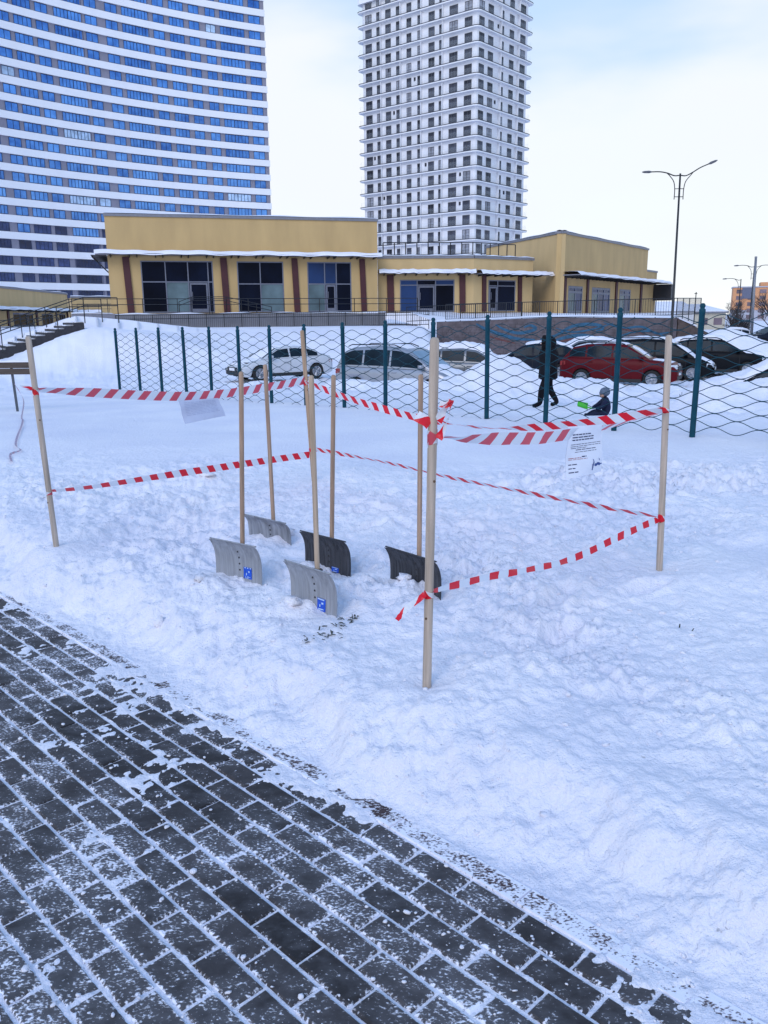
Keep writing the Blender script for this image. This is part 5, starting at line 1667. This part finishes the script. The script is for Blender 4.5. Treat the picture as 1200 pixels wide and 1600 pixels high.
# ------------------------------------------------------------------ barrier tape
TAPE = tape_material('barrier_tape', (.80, .010, .028), (.78, .80, .86))
TAPEB = tape_material('barrier_tape_reverse', (.66, .09, .13), (.74, .78, .86), slant=-0.045)
def strip(mb, pts, width, twist, n=90, u0=0.0, kink=0.0, seed=1):
    P = smooth_path(pts, n)
    rr = random.Random(seed)
    ln = u0
    vs_, uvs = [], []
    for i, p in enumerate(P):
        if i: ln += (P[i] - P[i - 1]).length
        tg = (P[min(i + 1, n)] - P[max(i - 1, 0)]).normalized()
        up = Vector((0, 0, 1))
        if abs(tg.z) > .95: up = Vector((1, 0, 0))
        a = (up - tg * up.dot(tg)).normalized()
        b = tg.cross(a)
        s = i / n
        ang = float(np.interp(s, [q[0] for q in twist], [q[1] for q in twist])) + kink * math.sin(s * 37 + seed) * .5
        wv = (a * math.cos(ang) + b * math.sin(ang)) * width / 2
        vs_ += [p - wv, p - wv * .33 + b * .002 * math.sin(s * 60), p + wv * .33, p + wv]
        uvs += [(ln, 0), (ln, .33), (ln, .66), (ln, 1)]
    o = len(mb.v)
    mb.add(vs_, [(4 * i + k, 4 * i + k + 1, 4 * i + 5 + k, 4 * i + 4 + k) for i in range(n) for k in range(3)])
    mb.uv = (mb.uv or []) + uvs
def band(mb, B_, T_, z, r, h, u0=0.0, turns=1.3, drop=.012):
    """tape wound round a stake at height z"""
    t = (z - B_.z) / (T_.z - B_.z)
    c = B_.lerp(T_, t)
    n = 26
    vs_, uvs = [], []
    for i in range(n + 1):
        a = turns * 2 * math.pi * i / n
        rr = r + .0008 + .0006 * i / n
        p = c + Vector((rr * math.cos(a), rr * math.sin(a), -drop * i / n))
        k = h * (.8 + .2 * math.sin(a * 2))
        vs_ += [p - Vector((0, 0, k / 2)), p + Vector((0, 0, k / 2))]
        uvs += [(u0 + a * r * 1.6, 0), (u0 + a * r * 1.6, 1)]
    mb.add(vs_, [(2 * i, 2 * i + 1, 2 * i + 3, 2 * i + 2) for i in range(n)])
    mb.uv = (mb.uv or []) + uvs
def tape(label, parts, m=TAPE):
    t = thing('barrier_tape', label, 'tape', (0, 0, 0), 0, 'red and white barrier tape runs')
    for name, fn, mm in parts:
        b = MB()
        fn(b)
        b.build(name, mm or m, t, smooth=True)
T1 = [(-2.127, 5.03, 1.196), (-1.93, 5.283, 1.157), (-1.508, 5.822, 1.075), (-1.222, 6.182, 1.053), (-.897, 6.59, 1.072), (-.645, 6.905, 1.095)]
tape('upper tape sagging from the leftmost stake to the farthest, a paper hanging on it', [
    ('strand', lambda b: strip(b, T1, .064, [(0, 1.35), (.12, 1.0), (.3, .25), (.55, .1), (1, .2)], kink=.12, seed=2), TAPEB),
    ('knot', lambda b: band(b, LB, LT, 1.185, .0178, .045), TAPE),
    ('tail', lambda b: strip(b, [(-2.09, 5.0, 1.20), (-2.12, 4.98, 1.215), (-2.15, 4.97, 1.222)], .02, [(0, .4), (1, 1.2)], 20), TAPE)])
T2 = [(-.622, 6.905, 1.078), (-.29, 6.481, .996), (.007, 6.107, .942), (.23, 5.826, .912), (.435, 5.57, .902), (.586, 5.381, .900), (.795, 5.12, .921), (1.043, 4.809, .981), (1.262, 4.534, 1.046), (1.455, 4.29, 1.123)]
tape('upper tape sagging from the farthest stake behind the nearest one to the right stake', [
    ('strand', lambda b: strip(b, T2, .056, [(0, .9), (.06, .3), (.25, .1), (.36, .2), (.46, 1.25), (.62, 1.3), (.72, .75), (.9, .45), (1, .9)], 150, kink=.3, seed=3), TAPE),
    ('knot', lambda b: band(b, BB, BT, 1.085, .0174, .05, .05), TAPE)])
T3b = [(.195, 2.962, 1.18), (.34, 3.112, 1.150), (.513, 3.290, 1.124), (.706, 3.490, 1.100), (1.043, 3.840, 1.095), (1.452, 4.28, 1.115)]
tape('upper tape from the nearest stake to the right stake, printed notice hanging on it', [
    ('flap', lambda b: strip(b, [(.165, 2.95, 1.225), (.150, 2.945, 1.240), (.132, 2.945, 1.250), (.118, 2.95, 1.258)], .040, [(0, .2), (1, .5)], 16, .0), TAPE),
    ('strand', lambda b: strip(b, T3b, .05, [(0, 1.35), (.12, 1.25), (.3, .2), (.55, -.05), (.7, .4), (.85, 1.15), (1, 1.3)], kink=.2, seed=5), TAPEB),
    ('knot', lambda b: band(b, NB, NT, 1.185, .0176, .052, .06, 1.6, .02), TAPEB),
    ('knot', lambda b: band(b, RB, RT, 1.125, .0176, .03, .03), TAPE),
    ('loop', lambda b: strip(b, [(.196, 2.955, 1.235), (.206, 2.945, 1.262), (.222, 2.94, 1.290), (.236, 2.94, 1.312), (.240, 2.945, 1.300), (.232, 2.95, 1.250), (.214, 2.955, 1.205), (.196, 2.95, 1.175)], .030, [(0, .2), (.3, 1.1), (.5, 2.4), (.8, 1.2), (1, .6)], 60, .03, .3, 6), TAPE),
    ('tail', lambda b: strip(b, [(.238, 2.94, 1.302), (.218, 2.94, 1.296), (.199, 2.945, 1.300)], .022, [(0, .3), (1, .2)], 16, .02), TAPE)])
T4 = [(-2.06, 5.03, .572), (-1.895, 5.256, .548), (-1.558, 5.702, .532), (-1.202, 6.18, .510), (-.873, 6.623, .490), (-.62, 6.90, .480)]
tape('lower tape from the leftmost stake to the farthest stake', [
    ('strand', lambda b: strip(b, T4, .056, [(0, 1.1), (.1, 1.05), (.3, .75), (.5, .25), (1, .1)], kink=.08, seed=7), TAPE),
    ('knot', lambda b: band(b, LB, LT, .565, .018, .024, .01), TAPEB)])
T5 = [(-.60, 6.905, .530), (.003, 6.152, .541), (.44, 5.591, .530), (.968, 4.918, .537), (1.259, 4.553, .543), (1.452, 4.31, .552)]
tape('lower tape from the farthest stake to the right stake', [
    ('strand', lambda b: strip(b, T5, .05, [(0, .5), (.15, .95), (.5, .9), (.8, .85), (1, 1.1)], kink=.25, seed=8), TAPE),
    ('knot', lambda b: band(b, BB, BT, .525, .0174, .03, .02), TAPE)])
T6 = [(1.452, 4.275, .545), (1.217, 4.032, .535), (.884, 3.689, .512), (.666, 3.467, .531), (.411, 3.21, .572), (.176, 2.96, .598)]
tape('lower tape from the right stake to the nearest stake, its loose end dangling', [
    ('strand', lambda b: strip(b, T6, .036, [(0, 1.1), (.2, .85), (.4, 1.15), (.55, 1.2), (.8, 1.0), (.92, 1.25), (1, 1.4)], kink=.3, seed=9), TAPE),
    ('knot', lambda b: band(b, NB, NT, .592, .0178, .032, .04, 1.4), TAPE),
    ('knot', lambda b: band(b, RB, RT, .552, .0176, .045, .02, 1.5), TAPE),
    ('tail', lambda b: strip(b, [(.150, 2.945, .594), (.118, 2.93, .572), (.085, 2.92, .552), (.062, 2.91, .528), (.044, 2.90, .510)], .022, [(0, .9), (.4, .5), (.7, 1.0), (1, 1.3)], 30, .0, .3, 11), TAPE)])

# ------------------------------------------------------------------ paper notices
PAPER = mat('paper_in_sleeve', (.70, .74, .86), .35, var=.05, scale=14)
INK = mat('printed_ink', (.035, .045, .12), .6)
INKR = mat('printed_red_ink', (.35, .08, .10), .6)
def notice(label, TL, TR, BRc, BLc, lines, bulge=.012, paper=PAPER):
    c = (Vector(TL) + Vector(TR)) / 2
    t = thing('paper_notice', label, 'notice', tuple(c), 0, 'paper notices hung on the tape')
    q = [Vector(p) - c for p in (TL, TR, BRc, BLc)]
    nrm = (q[1] - q[0]).cross(q[3] - q[0]).normalized()
    if nrm.y > 0: nrm = -nrm
    def S(u, v, off=0.0):
        p = q[0].lerp(q[1], u).lerp(q[3].lerp(q[2], u), v)
        return p + nrm * (off + bulge * math.sin(math.pi * u) * (.3 + .7 * v) + .004 * math.sin(v * 7 + u * 3))
    MB().grid(lambda u, v: S(u, v), 12, 14).grid(lambda u, v: S(u, v, -.0012), 12, 14, flip=True).build('sheet', paper, t, smooth=True)
    rr = random.Random(4)
    by = {}
    for (u0, u1, v, h, m) in lines:
        b = by.setdefault(m.name, (MB(), m))[0]
        u = u0
        while u < u1 - .01:                    # broken into word-long dashes
            wl_ = min(rr.uniform(.05, .15), u1 - u)
            b.grid(lambda a, d_: S(u + wl_ * a, v + h * d_, .0012), 3, 1)
            u += wl_ + .018
    for b, m in by.values():
        stuff(b.build('print', m, t))
    return t, S
L2 = [(.12, .66, .155, .022, INK), (.12, .74, .210, .022, INK), (.12, .74, .262, .022, INK), (.09, .96, .355, .010, INK), (.09, .96, .395, .010, INK), (.10, .55, .430, .010, INK), (.24, .80, .465, .014, INK), (.22, .82, .512, .010, INK),
      (.06, .38, .625, .012, INKR), (.40, .52, .605, .022, INK), (.06, .55, .655, .008, INKR), (.06, .26, .745, .018, INK), (.06, .22, .820, .018, INK), (.06, .29, .895, .020, INK)]
nt, S2 = notice('printed notice on white paper hanging from the right-hand upper tape', (.802, 3.605, 1.128), (.985, 3.735, 1.122), (.996, 3.745, .905), (.802, 3.605, .90), L2)
sc3 = MB()      # the drawn scribble at lower right of the sheet
for pts in ([(.70, .70), (.72, .76), (.69, .83), (.66, .92)], [(.74, .84), (.78, .80), (.84, .83), (.88, .79), (.92, .83), (.98, .82)], [(.88, .70), (.90, .75)], [(.68, .80), (.68, .88)]):
    P = smooth_path([(a, b, 0) for a, b in pts], 14)
    vs_ = []
    for p in P:
        vs_ += [S2(min(p.x, .99) - .012, p.y - .008, .0014), S2(min(p.x, .99) + .012, p.y + .008, .0014)]
    sc3.add(vs_, [(2 * i, 2 * i + 1, 2 * i + 3, 2 * i + 2) for i in range(len(P) - 1)])
sc3.grid(lambda u, v: S2(.75 + .17 * u, .79 + .055 * v + .012 * math.sin(u * 9), .0014), 8, 2)
sc3.build('drawing', mat('blue_ink_drawing', (.02, .06, .25), .6), nt)
FAINT = mat('faint_show_through', (.36, .40, .58), .6)
notice('slanting blank-looking sheet seen from behind on the left upper tape', (-1.43, 5.845, 1.040), (-1.20, 6.09, 1.035), (-1.155, 6.10, .905), (-1.395, 5.845, .878), [(.1, .9, .1 + .07 * k, .02, FAINT) for k in range(9)], .008, mat('paper_back', (.50, .54, .70), .4, var=.06, scale=14))

# ------------------------------------------------------------------ bench end and loose ribbon on the left
BW = mat('weathered_bench_wood', (.075, .055, .045), .8, var=.35, scale=3, stretch=(1, 8, 8))
be = thing('park_bench', 'weathered wooden bench back poking from the snow at left edge', 'bench', (-6.9, 14.3, .12))
for k in range(2):
    MB().box(-1.35, .92, -.02 + .012 * k, .025 + .012 * k, .58 + .105 * k, .678 + .105 * k).build('back_plank', BW, be)
MB().grid(lambda u, v: (-1.35 + 2.27 * u, -.03 + .07 * v, .785 + .035 * math.sin(math.pi * v) * (1 + .3 * math.sin(u * 30))), 30, 4).build('snow_cap', SNOW, be, smooth=True)
MB().box(.925, .945, -.022, .04, .575, .79).build('end_cap', CBLACK, be)
for x in (.62, -1.0):
    MB().tube([(x, .055, -.4), (x - .04, .05, .78)], .022, 6).build('leg', mat('grey_steel', (.10, .11, .13), .5, metal=.5), be)
rib = thing('loose_ribbon', 'thin pink tape end trailing over the snow from the bench', 'ribbon', (0, 0, 0))
RP = [(-6.25, 14.25, .55), (-6.02, 14.0, .30), (-5.6, 12.9, 0), (-5.2, 12.0, 0), (-4.75, 10.9, 0), (-4.33, 9.8, 0), (-4.05, 9.1, 0), (-3.85, 8.75, 0), (-3.80, 8.4, 0), (-3.62, 8.0, 0)]
RP = [(x, y, z if z else land_z(x, y) + .022) for x, y, z in RP]
rb_ = MB()
strip(rb_, RP, .022, [(0, .2), (.3, 1.3), (.55, 1.6), (.68, .9), (.78, 1.5), (.85, .6), (.92, 1.5), (1, .9)], 120, 0, .4, 3)
rb_.build('strand', tape_material('faded_tape', (.50, .30, .38), (.46, .44, .54)), rib, smooth=True)

# ------------------------------------------------------------------ small wire border fence in the car park
sf = thing('border_fence', 'tiny black wire border fence in the snow near the right stake', 'fence', (7.1, 20.0, land_z(7.3, 20) - .05))
b = MB()
for k in range(9):
    b.tube([(k * .055, .02 * k, 0), (k * .055, .02 * k, .38 if k % 2 else .34)], .006, 4)
b.build('bars', IRON, sf)
MB().tube([(0, 0, .30), (.44, .16, .30)], .006, 4).tube([(0, 0, .08), (.44, .16, .08)], .006, 4).build('rails', IRON, sf)

# ------------------------------------------------------------------ snow crumbs and dead grass
def crumbs():
    rr = random.Random(21)
    base = bmesh.new()
    bmesh.ops.create_icosphere(base, subdivisions=2, radius=1.0)
    bv = [v.co.copy() for v in base.verts]
    bf = [tuple(v.index for v in f.verts) for f in base.faces]
    base.free()
    small = bmesh.new()
    bmesh.ops.create_icosphere(small, subdivisions=1, radius=1.0)
    sv = [v.co.copy() for v in small.verts]
    sf_ = [tuple(v.index for v in f.verts) for f in small.faces]
    small.free()
    spots = []
    for _ in range(900):                                   # churned snow round the shovels
        y = rr.uniform(2.2, 7.5)
        x = rr.uniform(-.55, .55) * y
        d = float(edge_d(x, y))
        if d < .12: continue
        spots.append((x, y, min(abs(rr.gauss(0, .006)) + .002, .011)))
    for _ in range(1900):                                   # crumbs spilled on the paving
        y = rr.uniform(1.5, 5.0)
        x = rr.uniform(-.55, .55) * y
        d = float(edge_d(x, y))
        if d > .12 or d < -1.6: continue
        if rr.random() > math.exp(d * 1.3) + .15: continue
        spots.append((x, y, abs(rr.gauss(0, .0032)) + .0012))
    for (cx, cy, r_) in ((-.46, 3.88, .034), (-1.14, 3.98, .045), (-.62, 5.03, .04), (.10, 4.05, .04), (-.98, 4.25, .035), (-1.5, 6.95, .06)):
        spots.append((cx, cy, r_))
    xs = np.array([s[0] for s in spots]); ys_ = np.array([s[1] for s in spots])
    zs = land(xs, ys_)
    zs = np.where(edge_d(xs, ys_) < 0, np.maximum(zs, 0.0), zs)
    mb = MB()
    for (x, y, r_), z in zip(spots, zs):
        q = rr.uniform(.6, 1.6), rr.uniform(.6, 1.4), rr.uniform(.35, .8)
        a = rr.uniform(0, 6.28)
        ph = rr.uniform(0, 9)
        V, F = (bv, bf) if r_ > .015 else (sv, sf_)
        vs_ = []
        for v in V:
            k = r_ * (1 + .34 * math.sin(v.x * 5 + ph) * math.sin(v.y * 6 + ph * 2) + .15 * math.sin(v.z * 7 + ph))
            X, Y_ = v.x * k * q[0], v.y * k * q[1]
            vs_.append((x + X * math.cos(a) - Y_ * math.sin(a), y + X * math.sin(a) + Y_ * math.cos(a), z + v.z * k * q[2] + r_ * .2))
        mb.add(vs_, F)
    o = stuff(mb.build('snow_crumbs', SNOW, None, smooth=True))
    tag(o, 'small lumps and crumbs of snow scattered over bank and paving', 'snow lumps')
crumbs()
def grass():
    rr = random.Random(9)
    mb = MB()
    for (cx, cy, n) in ((-.14, 3.72, 14), (-.20, 3.62, 16), (-.26, 3.52, 14), (-.33, 3.45, 8), (1.3, 3.4, 2)):
        for _ in range(n):
            x, y = cx + rr.gauss(0, .028), cy + rr.gauss(0, .03)
            z = land_z(x, y)
            a = rr.uniform(0, 6.28)
            l_ = rr.uniform(.012, .035)
            d = Vector((math.cos(a), math.sin(a), rr.uniform(-.1, .5))) * l_
            w = Vector((-math.sin(a), math.cos(a), 0)) * rr.uniform(.0015, .004)
            p = Vector((x, y, z + .003))
            mb.add([p - w, p + w, p + d * .6 + w + Vector((0, 0, .004)), p + d, p + d * .6 - w + Vector((0, 0, .004))], [(0, 1, 2, 3, 4)])
    o = stuff(mb.build('dead_grass', mat('dead_grass', (.045, .05, .04), .9, var=.4), None))
    tag(o, 'dark scraps of dead grass poking through trodden snow', 'grass')
grass()

# ------------------------------------------------------------------ put each parent empty at the base of its thing
bpy.context.view_layer.update()
for o in list(scene.objects):
    if o.type == 'EMPTY' and o.parent is None and o.location.length < 1e-6:
        lo, hi = Vector((1e9,) * 3), Vector((-1e9,) * 3)
        for c in o.children_recursive:
            if c.type != 'MESH': continue
            for q in c.bound_box:
                w = c.matrix_world @ Vector(q)
                for i in range(3):
                    lo[i] = min(lo[i], w[i]); hi[i] = max(hi[i], w[i])
        base = Vector(((lo.x + hi.x) / 2, (lo.y + hi.y) / 2, lo.z))
        o.location = base
        for c in o.children:
            c.location = c.location - base
